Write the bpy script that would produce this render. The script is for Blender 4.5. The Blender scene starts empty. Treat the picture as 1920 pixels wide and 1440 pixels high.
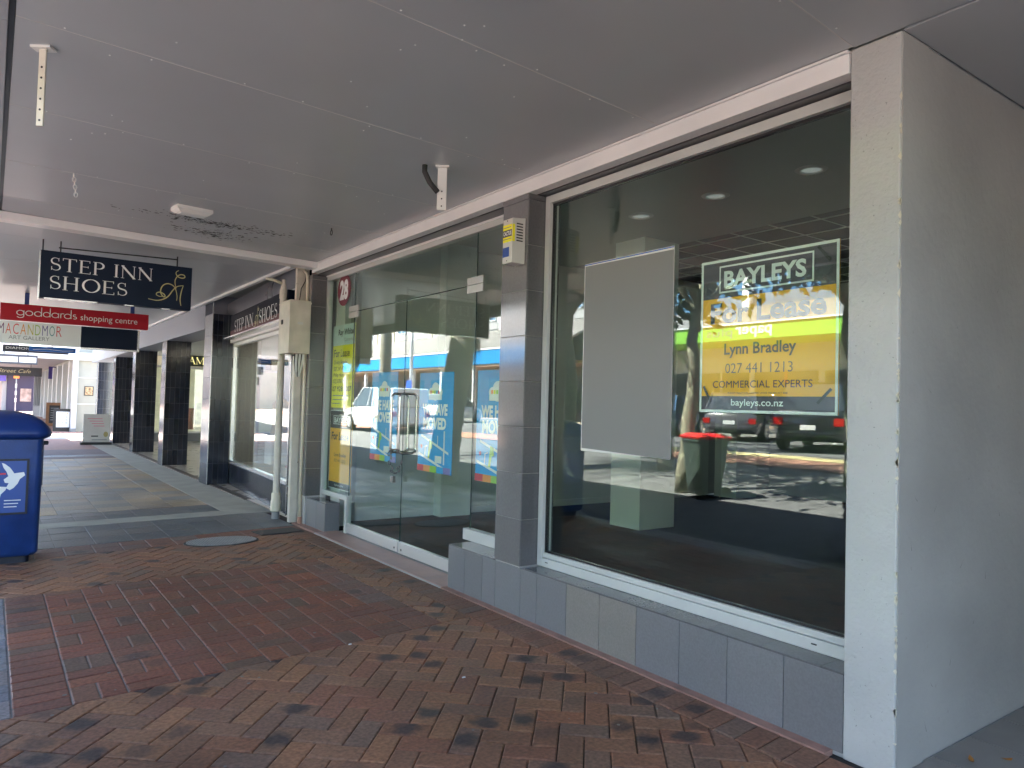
import bpy, math, random
from mathutils import Vector, Matrix
R = math.radians
random.seed(7)
sc = bpy.context.scene
COL = sc.collection

# ------------------------------------------------------------------ camera
cam_d = bpy.data.cameras.new('camera'); cam = bpy.data.objects.new('camera', cam_d); COL.objects.link(cam)
rx = Vector((0.81191175, -0.58317694, 0.02653233))      # image right
up = Vector((-0.03991744, -0.01011633, 0.99915177))     # image up
fw = Vector((0.58241386, 0.81228217, 0.0314925))        # view direction
m = Matrix((rx, up, -fw)).transposed().to_4x4(); m.translation = Vector((0, 0, 1.6))
cam.matrix_world = m
cam_d.sensor_fit = 'HORIZONTAL'; cam_d.sensor_width = 36; cam_d.lens = 36 * 1365 / 1920
cam_d.clip_start = .05; cam_d.clip_end = 1500
sc.camera = cam

# ------------------------------------------------------------------ sky, sun, exposure
SUN_EL = 57.0
sv = Vector((.80, .60, 0)).normalized()                  # horizontal direction towards the sun
w = bpy.data.worlds.new('World'); sc.world = w; w.use_nodes = True
nt = w.node_tree; bg = nt.nodes['Background']
sky = nt.nodes.new('ShaderNodeTexSky'); sky.sky_type = 'NISHITA'; sky.sun_disc = False
sky.sun_elevation = R(SUN_EL); sky.sun_rotation = math.atan2(sv.x, sv.y)
nt.links.new(sky.outputs[0], bg.inputs[0]); bg.inputs[1].default_value = .075
sd = bpy.data.lights.new('sun', 'SUN'); sd.energy = 5.0; sd.angle = R(.5); sd.color = (1, .95, .87)
so = bpy.data.objects.new('sun', sd); COL.objects.link(so)
sdir = Vector((sv.x * math.cos(R(SUN_EL)), sv.y * math.cos(R(SUN_EL)), math.sin(R(SUN_EL))))
so.rotation_euler = sdir.to_track_quat('Z', 'Y').to_euler(); so.location = (0, 0, 30)
sc.view_settings.view_transform = 'Standard'; sc.view_settings.look = 'None'
sc.view_settings.exposure = 3.95; sc.view_settings.gamma = 1; sc.view_settings.use_curve_mapping = False
cy = sc.cycles
cy.use_denoising = True; cy.max_bounces = 10; cy.diffuse_bounces = 5; cy.glossy_bounces = 4
cy.transparent_max_bounces = 12; cy.transmission_bounces = 4; cy.sample_clamp_indirect = 6.0
cy.caustics_reflective = False; cy.caustics_refractive = False

# ------------------------------------------------------------------ materials
MATS = {}
def _new(name):
    mt = bpy.data.materials.new(name); mt.use_nodes = True
    n = mt.node_tree; return mt, n, n.nodes['Principled BSDF']
def mat(name, col, rough=.5, var=.0, scale=6., bump=0., bscale=60., metal=0., spec=.5, objvar=0., emit=None, coord='Object', stretch=None, spots=None, coat=0):
    """procedural surface: base colour, large soft variation, per object variation, fine relief"""
    if name in MATS: return MATS[name]
    mt, n, b = _new(name); N = n.nodes; L = n.links
    b.inputs['Roughness'].default_value = rough; b.inputs['Metallic'].default_value = metal
    b.inputs['Specular IOR Level'].default_value = spec
    if coat: b.inputs['Coat Weight'].default_value = coat; b.inputs['Coat Roughness'].default_value = .05
    c = (*col, 1); b.inputs['Base Color'].default_value = c
    tc = N.new('ShaderNodeTexCoord'); src = tc.outputs[coord]
    if stretch:
        mp = N.new('ShaderNodeMapping'); mp.inputs['Scale'].default_value = stretch; L.new(src, mp.inputs[0]); src = mp.outputs[0]
    cur = None
    if var > 0:
        nz = N.new('ShaderNodeTexNoise'); nz.inputs['Scale'].default_value = scale; nz.inputs['Detail'].default_value = 5; L.new(src, nz.inputs[0])
        mr = N.new('ShaderNodeMapRange'); mr.inputs[1].default_value = .3; mr.inputs[2].default_value = .7
        mr.inputs[3].default_value = 1 - var; mr.inputs[4].default_value = 1 + var; L.new(nz.outputs[0], mr.inputs[0])
        vm = N.new('ShaderNodeVectorMath'); vm.operation = 'SCALE'; vm.inputs[0].default_value = col; L.new(mr.outputs[0], vm.inputs['Scale']); cur = vm.outputs[0]
        rr = N.new('ShaderNodeMapRange'); rr.inputs[3].default_value = max(.02, rough - .12 * (var > .04)); rr.inputs[4].default_value = min(1, rough + .12 * (var > .04)); L.new(nz.outputs[0], rr.inputs[0]); L.new(rr.outputs[0], b.inputs['Roughness'])
    if objvar > 0:
        oi = N.new('ShaderNodeObjectInfo'); mr = N.new('ShaderNodeMapRange'); mr.inputs[3].default_value = 1 - objvar; mr.inputs[4].default_value = 1 + objvar; L.new(oi.outputs['Random'], mr.inputs[0])
        vm = N.new('ShaderNodeVectorMath'); vm.operation = 'SCALE'; vm.inputs[0].default_value = col
        if cur: L.new(cur, vm.inputs[0])
        L.new(mr.outputs[0], vm.inputs['Scale']); cur = vm.outputs[0]
    if spots:  # (colour, scale, threshold)
        nz = N.new('ShaderNodeTexNoise'); nz.inputs['Scale'].default_value = spots[1]; nz.inputs['Detail'].default_value = 3; L.new(src, nz.inputs[0])
        mr = N.new('ShaderNodeMapRange'); mr.inputs[1].default_value = spots[2]; mr.inputs[2].default_value = spots[2] + .04; L.new(nz.outputs[0], mr.inputs[0])
        mx = N.new('ShaderNodeMix'); mx.data_type = 'RGBA'; mx.inputs[6].default_value = c; mx.inputs[7].default_value = (*spots[0], 1)
        if cur: L.new(cur, mx.inputs[6])
        L.new(mr.outputs[0], mx.inputs[0]); cur = mx.outputs[2]
    if cur: L.new(cur, b.inputs['Base Color'])
    if bump > 0:
        nz = N.new('ShaderNodeTexNoise'); nz.inputs['Scale'].default_value = bscale; nz.inputs['Detail'].default_value = 4; L.new(src, nz.inputs[0])
        bp = N.new('ShaderNodeBump'); bp.inputs['Strength'].default_value = bump; bp.inputs['Distance'].default_value = .01; L.new(nz.outputs[0], bp.inputs['Height']); L.new(bp.outputs[0], b.inputs['Normal'])
    if emit:
        b.inputs['Emission Color'].default_value = (*col, 1); b.inputs['Emission Strength'].default_value = emit
    MATS[name] = mt; return mt

def mat_brick(name, ramp, flash, rough=.6):
    """clay paver: colour picked per brick, kiln-flashed dark patch in some bricks, sandy grain"""
    mt, n, b = _new(name); N = n.nodes; L = n.links
    oi = N.new('ShaderNodeObjectInfo'); cr = N.new('ShaderNodeValToRGB'); cr.color_ramp.interpolation = 'LINEAR'
    e = cr.color_ramp.elements; e[0].color = (*ramp[0], 1); e[1].color = (*ramp[-1], 1)
    for i in range(1, len(ramp) - 1): q = e.new(i / (len(ramp) - 1)); q.color = (*ramp[i], 1)
    L.new(oi.outputs['Random'], cr.inputs[0])
    tc = N.new('ShaderNodeTexCoord'); gm = N.new('ShaderNodeNewGeometry')
    # flash patch
    ln = N.new('ShaderNodeVectorMath'); ln.operation = 'LENGTH'; L.new(tc.outputs['Object'], ln.inputs[0])
    nz = N.new('ShaderNodeTexNoise'); nz.inputs['Scale'].default_value = 14; nz.inputs['Detail'].default_value = 4; L.new(gm.outputs['Position'], nz.inputs[0])
    ad = N.new('ShaderNodeMath'); ad.operation = 'MULTIPLY_ADD'; L.new(nz.outputs[0], ad.inputs[0]); ad.inputs[1].default_value = .12; L.new(ln.outputs['Value'], ad.inputs[2])
    fm = N.new('ShaderNodeMapRange'); fm.inputs[1].default_value = .10; fm.inputs[2].default_value = .15; fm.inputs[3].default_value = 1; fm.inputs[4].default_value = 0; L.new(ad.outputs[0], fm.inputs[0])
    m7 = N.new('ShaderNodeMath'); m7.operation = 'MULTIPLY'; L.new(oi.outputs['Random'], m7.inputs[0]); m7.inputs[1].default_value = 37.7
    fr = N.new('ShaderNodeMath'); fr.operation = 'FRACT'; L.new(m7.outputs[0], fr.inputs[0])
    th = N.new('ShaderNodeMapRange'); th.inputs[1].default_value = 1 - flash; th.inputs[2].default_value = 1 - flash + .12; L.new(fr.outputs[0], th.inputs[0])
    mu = N.new('ShaderNodeMath'); mu.operation = 'MULTIPLY'; L.new(fm.outputs[0], mu.inputs[0]); L.new(th.outputs[0], mu.inputs[1])
    mu2 = N.new('ShaderNodeMath'); mu2.operation = 'MULTIPLY'; L.new(mu.outputs[0], mu2.inputs[0]); mu2.inputs[1].default_value = .9
    mx = N.new('ShaderNodeMix'); mx.data_type = 'RGBA'; L.new(mu2.outputs[0], mx.inputs[0]); L.new(cr.outputs[0], mx.inputs[6]); mx.inputs[7].default_value = (.060, .045, .042, 1)
    # grime over whole floor + grain
    n2 = N.new('ShaderNodeTexNoise'); n2.inputs['Scale'].default_value = 1.1; n2.inputs['Detail'].default_value = 6; L.new(gm.outputs['Position'], n2.inputs[0])
    r2 = N.new('ShaderNodeMapRange'); r2.inputs[1].default_value = .3; r2.inputs[2].default_value = .7; r2.inputs[3].default_value = .72; r2.inputs[4].default_value = 1.2; L.new(n2.outputs[0], r2.inputs[0])
    n3 = N.new('ShaderNodeTexNoise'); n3.inputs['Scale'].default_value = 45; n3.inputs['Detail'].default_value = 5; L.new(gm.outputs['Position'], n3.inputs[0])
    r3 = N.new('ShaderNodeMapRange'); r3.inputs[1].default_value = .25; r3.inputs[2].default_value = .75; r3.inputs[3].default_value = .6; r3.inputs[4].default_value = 1.4; L.new(n3.outputs[0], r3.inputs[0])
    mm = N.new('ShaderNodeMath'); mm.operation = 'MULTIPLY'; L.new(r2.outputs[0], mm.inputs[0]); L.new(r3.outputs[0], mm.inputs[1])
    vs = N.new('ShaderNodeVectorMath'); vs.operation = 'SCALE'; L.new(mx.outputs[2], vs.inputs[0]); L.new(mm.outputs[0], vs.inputs['Scale']); L.new(vs.outputs[0], b.inputs['Base Color'])
    rr = N.new('ShaderNodeMapRange'); rr.inputs[1].default_value = .3; rr.inputs[2].default_value = .7; rr.inputs[3].default_value = rough - .16; rr.inputs[4].default_value = rough + .14; L.new(n2.outputs[0], rr.inputs[0]); L.new(rr.outputs[0], b.inputs['Roughness'])
    bp = N.new('ShaderNodeBump'); bp.inputs['Strength'].default_value = .35; bp.inputs['Distance'].default_value = .006; L.new(n3.outputs[0], bp.inputs['Height']); L.new(bp.outputs[0], b.inputs['Normal'])
    MATS[name] = mt; return mt

def mat_glass(name, tint, f0=.055, wave=.0):
    mt = bpy.data.materials.new(name); mt.use_nodes = True; n = mt.node_tree; N = n.nodes; L = n.links; N.clear()
    out = N.new('ShaderNodeOutputMaterial'); tr = N.new('ShaderNodeBsdfTransparent'); tr.inputs[0].default_value = (*tint, 1)
    gl = N.new('ShaderNodeBsdfGlossy'); gl.inputs['Roughness'].default_value = 0.0; gl.inputs[0].default_value = (.97, 1, .98, 1)
    g = N.new('ShaderNodeNewGeometry'); dt = N.new('ShaderNodeVectorMath'); dt.operation = 'DOT_PRODUCT'; L.new(g.outputs['Normal'], dt.inputs[0]); L.new(g.outputs['Incoming'], dt.inputs[1])
    ab = N.new('ShaderNodeMath'); ab.operation = 'ABSOLUTE'; L.new(dt.outputs['Value'], ab.inputs[0])
    om = N.new('ShaderNodeMath'); om.operation = 'SUBTRACT'; om.inputs[0].default_value = 1; L.new(ab.outputs[0], om.inputs[1])
    pw = N.new('ShaderNodeMath'); pw.operation = 'POWER'; L.new(om.outputs[0], pw.inputs[0]); pw.inputs[1].default_value = 5
    ma = N.new('ShaderNodeMath'); ma.operation = 'MULTIPLY_ADD'; L.new(pw.outputs[0], ma.inputs[0]); ma.inputs[1].default_value = 1 - f0; ma.inputs[2].default_value = f0
    mx = N.new('ShaderNodeMixShader'); L.new(ma.outputs[0], mx.inputs[0]); L.new(tr.outputs[0], mx.inputs[1]); L.new(gl.outputs[0], mx.inputs[2]); L.new(mx.outputs[0], out.inputs[0])
    if wave:
        tc = N.new('ShaderNodeTexCoord'); nz = N.new('ShaderNodeTexNoise'); nz.inputs['Scale'].default_value = 1.6; nz.inputs['Detail'].default_value = 1; L.new(tc.outputs['Object'], nz.inputs[0])
        bp = N.new('ShaderNodeBump'); bp.inputs['Strength'].default_value = wave; bp.inputs['Distance'].default_value = .01; L.new(nz.outputs[0], bp.inputs['Height']); L.new(bp.outputs[0], gl.inputs['Normal'])
    MATS[name] = mt; return mt

# ------------------------------------------------------------------ mesh helpers
class MB:
    def __init__(s): s.v = []; s.f = []
    def add(s, vs, fs):
        o = len(s.v); s.v += [tuple(p) for p in vs]; s.f += [tuple(i + o for i in f) for f in fs]; return s
    def box(s, x0, x1, y0, y1, z0, z1):
        return s.add([(x0,y0,z0),(x1,y0,z0),(x1,y1,z0),(x0,y1,z0),(x0,y0,z1),(x1,y0,z1),(x1,y1,z1),(x0,y1,z1)],
                     [(3,2,1,0),(4,5,6,7),(0,1,5,4),(1,2,6,5),(2,3,7,6),(3,0,4,7)])
    def prism(s, pts, z0, z1):
        """pts: counter-clockwise outline in x,y"""
        n = len(pts)
        return s.add([(x, y, z0) for x, y in pts] + [(x, y, z1) for x, y in pts],
                     [tuple(range(n - 1, -1, -1)), tuple(range(n, 2 * n))] + [(i, (i + 1) % n, n + (i + 1) % n, n + i) for i in range(n)])
    def sheet(s, pts): return s.add(pts, [tuple(range(len(pts)))])
    def tube(s, pts, r, n=10, cap=True):
        pts = [Vector(p) for p in pts]; rr = r if isinstance(r, (list, tuple)) else [r] * len(pts)
        vs = []; fs = []; prev = None
        for i, p in enumerate(pts):
            d = (pts[min(i + 1, len(pts) - 1)] - pts[max(i - 1, 0)]).normalized()
            a = prev if prev is not None else (Vector((1, 0, 0)) if abs(d.x) < .8 else Vector((0, 1, 0)))
            a = (a - d * a.dot(d)).normalized(); b = d.cross(a); prev = a
            for k in range(n):
                t = 2 * math.pi * k / n; vs.append(p + (a * math.cos(t) + b * math.sin(t)) * rr[i])
        for i in range(len(pts) - 1):
            for k in range(n): fs.append((i*n+k, i*n+(k+1)%n, (i+1)*n+(k+1)%n, (i+1)*n+k))
        if cap: fs.append(tuple(range(n - 1, -1, -1))); fs.append(tuple(range((len(pts)-1)*n, len(pts)*n)))
        return s.add(vs, fs)
    def lathe(s, prof, c=(0,0,0), n=24, ax='z'):
        vs = []; fs = []
        for r, h in prof:
            for k in range(n):
                t = 2*math.pi*k/n; q = (r*math.cos(t), r*math.sin(t), h)
                if ax == 'y': q = (q[0], -q[2], q[1])
                if ax == 'x': q = (q[2], q[0], q[1])
                vs.append((c[0]+q[0], c[1]+q[1], c[2]+q[2]))
        for i in range(len(prof)-1):
            for k in range(n): fs.append((i*n+k, i*n+(k+1)%n, (i+1)*n+(k+1)%n, (i+1)*n+k))
        fs.append(tuple(range(n-1,-1,-1))); fs.append(tuple(range((len(prof)-1)*n, len(prof)*n)))
        return s.add(vs, fs)
    def loft(s, secs, cap=True):
        n = len(secs[0]); vs = [p for q in secs for p in q]; fs = []
        for i in range(len(secs)-1):
            for k in range(n): fs.append((i*n+k, i*n+(k+1)%n, (i+1)*n+(k+1)%n, (i+1)*n+k))
        if cap: fs.append(tuple(range(n-1,-1,-1))); fs.append(tuple(range((len(secs)-1)*n, len(secs)*n)))
        return s.add(vs, fs)
    def ribbon(s, pts, w, z=0, closed=False):
        """flat stroke in x,y; w = width or list of widths"""
        n = len(pts); ww = w if isinstance(w, (list, tuple)) else [w]*n; a = []; b = []
        for i, (x, y) in enumerate(pts):
            if closed: p0 = pts[(i-1) % n]; p1 = pts[(i+1) % n]
            else: p0 = pts[max(i-1,0)]; p1 = pts[min(i+1,n-1)]
            dx, dy = p1[0]-p0[0], p1[1]-p0[1]; l = math.hypot(dx, dy) or 1; nx, ny = -dy/l, dx/l
            a.append((x+nx*ww[i]/2, y+ny*ww[i]/2, z)); b.append((x-nx*ww[i]/2, y-ny*ww[i]/2, z))
        fs = [(n+i, n+(i+1)%n, (i+1)%n, i) for i in range(n if closed else n-1)]
        return s.add(a+b, fs)
    def rect(s, x0, x1, y0, y1, z=0): return s.add([(x0,y0,z),(x1,y0,z),(x1,y1,z),(x0,y1,z)], [(0,1,2,3)])
    def mesh(s, name):
        me = bpy.data.meshes.new(name); me.from_pydata(s.v, [], s.f); me.update(); return me
def obj(name, mb, m, parent=None, smooth=False, loc=None, bevel=0, **kw):
    me = mb.mesh(name) if isinstance(mb, MB) else mb
    if m is not None:
        me.materials.clear(); me.materials.append(m)
    o = bpy.data.objects.new(name, me); COL.objects.link(o)
    if loc: o.location = loc
    if parent: o.parent = parent
    if smooth:
        for p in me.polygons: p.use_smooth = True
        if smooth != 'all':
            me.set_sharp_from_angle(angle=R(40))
    if bevel:
        b = o.modifiers.new('bevel', 'BEVEL'); b.width = bevel; b.segments = 2; b.limit_method = 'ANGLE'; b.angle_limit = R(40)
    for k, v in kw.items(): o[k] = v
    return o
def thing(name, label, cat, loc=(0,0,0), rot=(0,0,0), group=None):
    o = bpy.data.objects.new(name, None); COL.objects.link(o); o.location = loc; o.rotation_euler = rot
    o.empty_display_size = .1; o['label'] = label; o['category'] = cat
    if group: o['group'] = group
    return o
def tagd(o, label, cat, group=None):
    o['label'] = label; o['category'] = cat
    if group: o['group'] = group
    return o
def box(name, b, m, parent=None, bevel=0, **kw): return obj(name, MB().box(*b), m, parent, bevel=bevel, **kw)
FACE_CAM = (R(90), 0, 0)       # sign faces -Y (along the footpath towards us)
FACE_ST = (R(90), 0, R(-90))   # faces -X (the street)
FACE_OPP = (R(90), 0, R(90))   # faces +X (from the far side of the street)

_tcache = {}
def text_mesh(body, bold=0, shear=0):
    cu = bpy.data.curves.new('txt', 'FONT'); cu.body = body; cu.size = 1; cu.offset = bold; cu.shear = shear; cu.resolution_u = 3
    o = bpy.data.objects.new('txt', cu); COL.objects.link(o)
    dg = bpy.context.evaluated_depsgraph_get(); dg.update()
    me = bpy.data.meshes.new_from_object(o.evaluated_get(dg))
    bpy.data.objects.remove(o); bpy.data.curves.remove(cu); return me
def fit(me, x0, y0, w, h=None, z=.002):
    xs = [v.co.x for v in me.vertices]; ys = [v.co.y for v in me.vertices]
    ax, bx, ay, by = min(xs), max(xs), min(ys), max(ys); sx = w/(bx-ax); sy = (h/(by-ay)) if h else sx
    for v in me.vertices: v.co = ((v.co.x-ax)*sx+x0, (v.co.y-ay)*sy+y0, z)
    return me
def txt(parent, body, x0, y0, w, h, m, bold=0, z=.002, shear=0, name='lettering'):
    me = fit(text_mesh(body, bold, shear), x0, y0, w, h, z); me.name = name; return obj(name, me, m, parent)

# serif capitals drawn with strokes
def arc(cx, cy, rx_, ry_, a0, a1, n=20): return [(cx+rx_*math.cos(R(a0+(a1-a0)*i/n)), cy+ry_*math.sin(R(a0+(a1-a0)*i/n))) for i in range(n+1)]
def serif_word(word, gap=.12):
    mb = MB(); x = 0; TH = .115; tn = .04
    def st(a, b0=0, b1=1, w_=TH, sf=True):
        mb.rect(a, a+w_, b0, b1)
        if sf:
            for yy in (b0, b1-.03): mb.rect(a-.07, a+w_+.07, yy, yy+.03, .0002)
    for ch in word:
        if ch == ' ': x += .42; continue
        if ch == 'I': st(x+.07); adv = .26
        elif ch == 'T':
            st(x+.3, w_=TH); mb.rect(x, x+.72, .96, 1, .0004); mb.rect(x, x+.035, .82, .98, .0006); mb.rect(x+.685, x+.72, .82, .98, .0006); adv = .72
        elif ch == 'E':
            st(x+.07); mb.rect(x+.07, x+.58, .96, 1, .0004); mb.rect(x+.07, x+.5, .5, .54, .0004); mb.rect(x+.07, x+.62, 0, .04, .0004)
            mb.rect(x+.55, x+.58, .83, .97, .0006); mb.rect(x+.59, x+.62, .03, .18, .0006); mb.rect(x+.47, x+.5, .44, .6, .0006); adv = .62
        elif ch == 'P':
            st(x+.07); a = arc(x+.3, .735, .26, .245, 90, -90); n_ = len(a); mb.ribbon(a, [tn+(TH-tn)*math.sin(math.pi*i/(n_-1)) for i in range(n_)], .0004)
            mb.rect(x+.1, x+.3, .96, 1, .0006); mb.rect(x+.1, x+.3, .47, .51, .0006); adv = .6
        elif ch == 'N':
            st(x+.08, w_=tn); mb.ribbon([(x+.06, .98), (x+.76, .02)], .13, .0004); st(x+.72, w_=tn); adv = .84
        elif ch == 'H':
            st(x+.07); st(x+.62); mb.rect(x+.1, x+.65, .49, .53, .0004); adv = .82
        elif ch == 'O':
            a = arc(x+.46, .5, .4, .47, 0, 360, 40)[:-1]; mb.ribbon(a, [tn+(TH-tn)*abs(math.cos(2*math.pi*i/40)) for i in range(40)], .0, True); adv = .9
        elif ch == 'S':
            a = arc(x+.27, .735, .2, .225, 30, 250, 16) + arc(x+.29, .265, .22, .225, 70, -155, 16); n_ = len(a)
            mb.ribbon(a, [tn*.9+(TH-tn)*max(0, 1-abs(i-(n_-1)/2)/(n_*.36)) for i in range(n_)], .0); mb.rect(x+.42, x+.455, .72, .97, .0004); mb.rect(x+.07, x+.105, .03, .3, .0004); adv = .52
        elif ch == 'A':
            mb.ribbon([(x+.08, .0), (x+.4, 1)], tn, .0); mb.ribbon([(x+.38, 1), (x+.72, 0)], .12, .0003); mb.rect(x+.18, x+.6, .33, .37, .0005); mb.rect(x, x+.2, 0, .03, .0006); mb.rect(x+.6, x+.86, 0, .03, .0006); adv = .84
        elif ch == 'M':
            st(x+.08, w_=tn); mb.ribbon([(x+.08, .98), (x+.5, .1)], .12, .0003); mb.ribbon([(x+.5, .1), (x+.86, .98)], tn, .0005); st(x+.84, w_=TH); adv = 1.02
        x += adv + gap
    return mb
def round_word():
    """goddards in thin round letters"""
    mb = MB(); x = 0; t = .07; r = .27
    for ch in 'goddards':
        if ch in 'goda': mb.ribbon(arc(x+r, r, r, r, 0, 360, 28)[:-1], t, 0, True)
        if ch == 'd': mb.rect(x+2*r-t/2, x+2*r+t/2, 0, 1.05, .0004)
        if ch == 'a': mb.rect(x+2*r-t/2, x+2*r+t/2, 0, .54, .0004)
        if ch == 'g': mb.rect(x+2*r-t/2, x+2*r+t/2, -.1, .54, .0004); mb.ribbon(arc(x+r, -.08, r, .22, 0, -150, 14), t, .0006)
        if ch == 'r': mb.rect(x, x+t, 0, .54, 0); mb.ribbon(arc(x+.2, .3, .18, .24, 170, 60, 8), t, .0004); x += .32; continue
        if ch == 's':
            a = arc(x+.17, .4, .13, .13, 50, 260, 8)+arc(x+.17, .15, .14, .14, 80, -140, 8); mb.ribbon(a, t, 0); x += .34; continue
        x += 2*r + .14
    return mb
def put(parent, mb, x0, y0, w_, h_, m, z=.002, name='lettering'):
    return obj(name, fit(mb.mesh(name), x0, y0, w_, h_, z), m, parent)
LOGO = [[(1600,315),(1578,330),(1575,352),(1600,378),(1640,384),(1660,372),(1650,355),(1620,352),(1590,370),(1570,405),(1568,440),(1580,490)],
        [(1325,612),(1400,620),(1460,605),(1510,570),(1550,510),(1590,470),(1648,455)],
        [(1648,455),(1630,520),(1622,590),(1632,650)],
        [(1590,605),(1592,560),(1575,495),(1545,462),(1500,452),(1460,470),(1438,510),(1440,550),(1465,580),(1480,572),(1465,552),(1430,540),(1402,550),(1400,568),(1430,580),(1465,575)]]
def smooth_pts(p, k=4):
    o = []
    for i in range(len(p)-1):
        p0 = p[max(i-1,0)]; p1 = p[i]; p2 = p[i+1]; p3 = p[min(i+2,len(p)-1)]
        for j in range(k):
            t = j/k; o.append(tuple(.5*((2*p1[a])+(-p0[a]+p2[a])*t+(2*p0[a]-5*p1[a]+4*p2[a]-p3[a])*t*t+(-p0[a]+3*p1[a]-3*p2[a]+p3[a])*t**3) for a in (0,1)))
    return o+[p[-1]]
def logo_mb(width=9):
    mb = MB()
    for i, s in enumerate(LOGO):
        q = smooth_pts([(x, -y) for x, y in s]); mb.ribbon(q, [width*(.6+.6*math.sin(math.pi*(j+.5)/len(q))) for j in range(len(q))], i*.5)
    return mb

# ------------------------------------------------------------------ palette
M_WHITE = mat('white paint', (.72,.72,.70), .4, .05, 3)
M_TRIM = mat('off white trim paint', (.80,.79,.79), .38, .05, 2, .05, 20)
M_FRAME = mat('window frame paint', (.55,.565,.55), .35, .04, 3)
M_ALU = mat('brushed steel', (.60,.60,.585), .35, .08, 3, .12, 90, metal=.45, stretch=(1,.1,1))
M_CEIL = mat('satin grey soffit paint', (.44,.465,.50), .36, .035, 1.2, coord='Object', spec=.5)
M_SEAM = mat('soffit joint sealant', (.55,.54,.54), .5)
M_DARK = mat('black plastic', (.02,.02,.022), .4)
M_RUB = mat('rubber', (.03,.03,.03), .7)
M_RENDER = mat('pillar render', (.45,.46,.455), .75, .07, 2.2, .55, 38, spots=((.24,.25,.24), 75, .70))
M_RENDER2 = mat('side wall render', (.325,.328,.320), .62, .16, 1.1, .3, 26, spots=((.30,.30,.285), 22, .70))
M_TILE = mat('grey granite tile', (.175,.178,.188), .42, .10, 90, .10, 160, objvar=.10)
M_TILE_T = mat('tan granite tile', (.215,.203,.187), .45, .12, 90, .12, 160, objvar=.05)
M_TILE_D = mat('polished charcoal tile', (.115,.115,.12), .14, .10, 60, objvar=.08)
M_TILE_F = mat('polished grey tile', (.17,.168,.172), .10, .08, 60, objvar=.06, spec=.7)
M_GROUT = mat('pale grout', (.42,.41,.40), .8)
M_PINK = mat('pink threshold tile', (.40,.255,.215), .45, .12, 5, .08, 60, objvar=.05)
M_PINKG = mat('pink paint strip', (.33,.185,.15), .6, .22, 9, .1, 60)
M_NAVY = mat('glazed navy tile', (.016,.020,.034), .14, .0, objvar=.25, spec=.7)
M_NGR = mat('navy tile grout', (.16,.17,.20), .8)
M_TRIMM = mat('aluminium corner trim', (.75,.75,.74), .25, metal=.8)
M_JOINT = mat('sand joint', (.035,.030,.027), .95, .3, 12)
M_JOINTG = mat('pale sand joint', (.17,.16,.15), .95, .4, 6)
M_BR_A = mat_brick('brown clay paver', [(0.309,0.131,0.069),(0.250,0.126,0.074),(0.340,0.158,0.080),(0.211,0.129,0.089),(0.279,0.119,0.069)], .22)
M_BR_B = mat_brick('red clay paver', [(0.240,0.087,0.053),(0.192,0.076,0.050),(0.274,0.101,0.056),(0.144,0.089,0.061),(0.217,0.085,0.054)], .08)
M_BR_C = mat_brick('border clay paver', [(0.214,0.101,0.064),(0.196,0.110,0.076),(0.242,0.112,0.067),(0.178,0.115,0.086)], .22)
M_BR_D = mat_brick('grey clay paver', [(.26,.24,.24),(.21,.20,.215),(.28,.22,.20)], .1)
M_BR_E = mat_brick('plum clay paver', [(0.213,0.109,0.084),(0.186,0.123,0.102),(0.249,0.103,0.068)], .1)
M_SL_D = mat_brick('dark slate tile', [(0.121,0.129,0.139),(0.097,0.108,0.119),(0.146,0.144,0.146),(0.112,0.124,0.140)], .0, .5)
M_SL_B = mat_brick('mixed slate tile', [(0.328,0.275,0.216),(0.243,0.242,0.237),(0.414,0.318,0.206),(0.314,0.254,0.196),(0.214,0.224,0.216),(0.428,0.331,0.226),(0.285,0.233,0.186)], .0, .5)
M_CONC = mat('concrete', (.34,.335,.30), .7, .16, 3, .25, 40)
M_ROAD = mat('asphalt', (.115,.115,.115), .85, .25, 4, .5, 90)
M_KERB = mat('kerb stone', (.28,.27,.25), .8, .15, 5)
M_CARPET = mat('dark carpet', (.006,.006,.008), .95, .3, 40)
M_IWALL = mat('interior wall paint', (.66,.70,.66), .6, .05, 2)
M_ICOL = mat('interior column paint', (.88,.92,.88), .5, .03, 2)
M_ICEIL = mat('interior ceiling paint', (.44,.49,.475), .6, .05, 1)
M_ICEIL2 = mat('interior ceiling tile', (.16,.165,.16), .7, .08, 4)
M_GLASS = mat_glass('shop glass', (.945,1.0,.97), .060, .006)
M_GLASS2 = mat_glass('shoe shop glass', (.98,.985,.97), .036, .08)
M_GEDGE = mat('glass edge', (.03,.07,.06), .2)
M_POST_G = mat('grey poster print', (.22,.22,.22), .6)
M_NVY_S = mat('navy sign vinyl', (.006,.014,.034), .55, spec=.2)
M_REDS = mat('red sign vinyl', (.42,.012,.025), .5, spec=.25)
M_LETP = mat('poster white print', (.95,.95,.95), .5)
M_LETW = mat('pale lettering', (.78,.80,.80), .45)
M_GOLD = mat('gold lettering', (.45,.42,.20), .4)
M_BLK = mat('black print', (.015,.015,.02), .5)
M_ORANGE = mat('orange sign print', (.98,.47,.025), .5)
M_YEL = mat('yellow sign print', (.95,.86,.02), .5)
M_AQUA = mat('pale aqua sign print', (.62,.74,.72), .5)
M_BLUEP = mat('bright blue poster print', (.0,.34,.80), .45)
M_PURP = mat('dark sign band print', (.07,.055,.08), .45)
M_GREEN = mat('green print', (.35,.60,.08), .5)
M_ORP = mat('orange print', (.85,.28,.05), .5)
M_REDP = mat('red print', (.65,.04,.06), .5)
M_VIO = mat('violet print', (.20,.15,.50), .5)
M_MAROON = mat('maroon print', (.17,.012,.025), .4)
M_GREYT = mat('grey print', (.25,.27,.28), .5)
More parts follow.
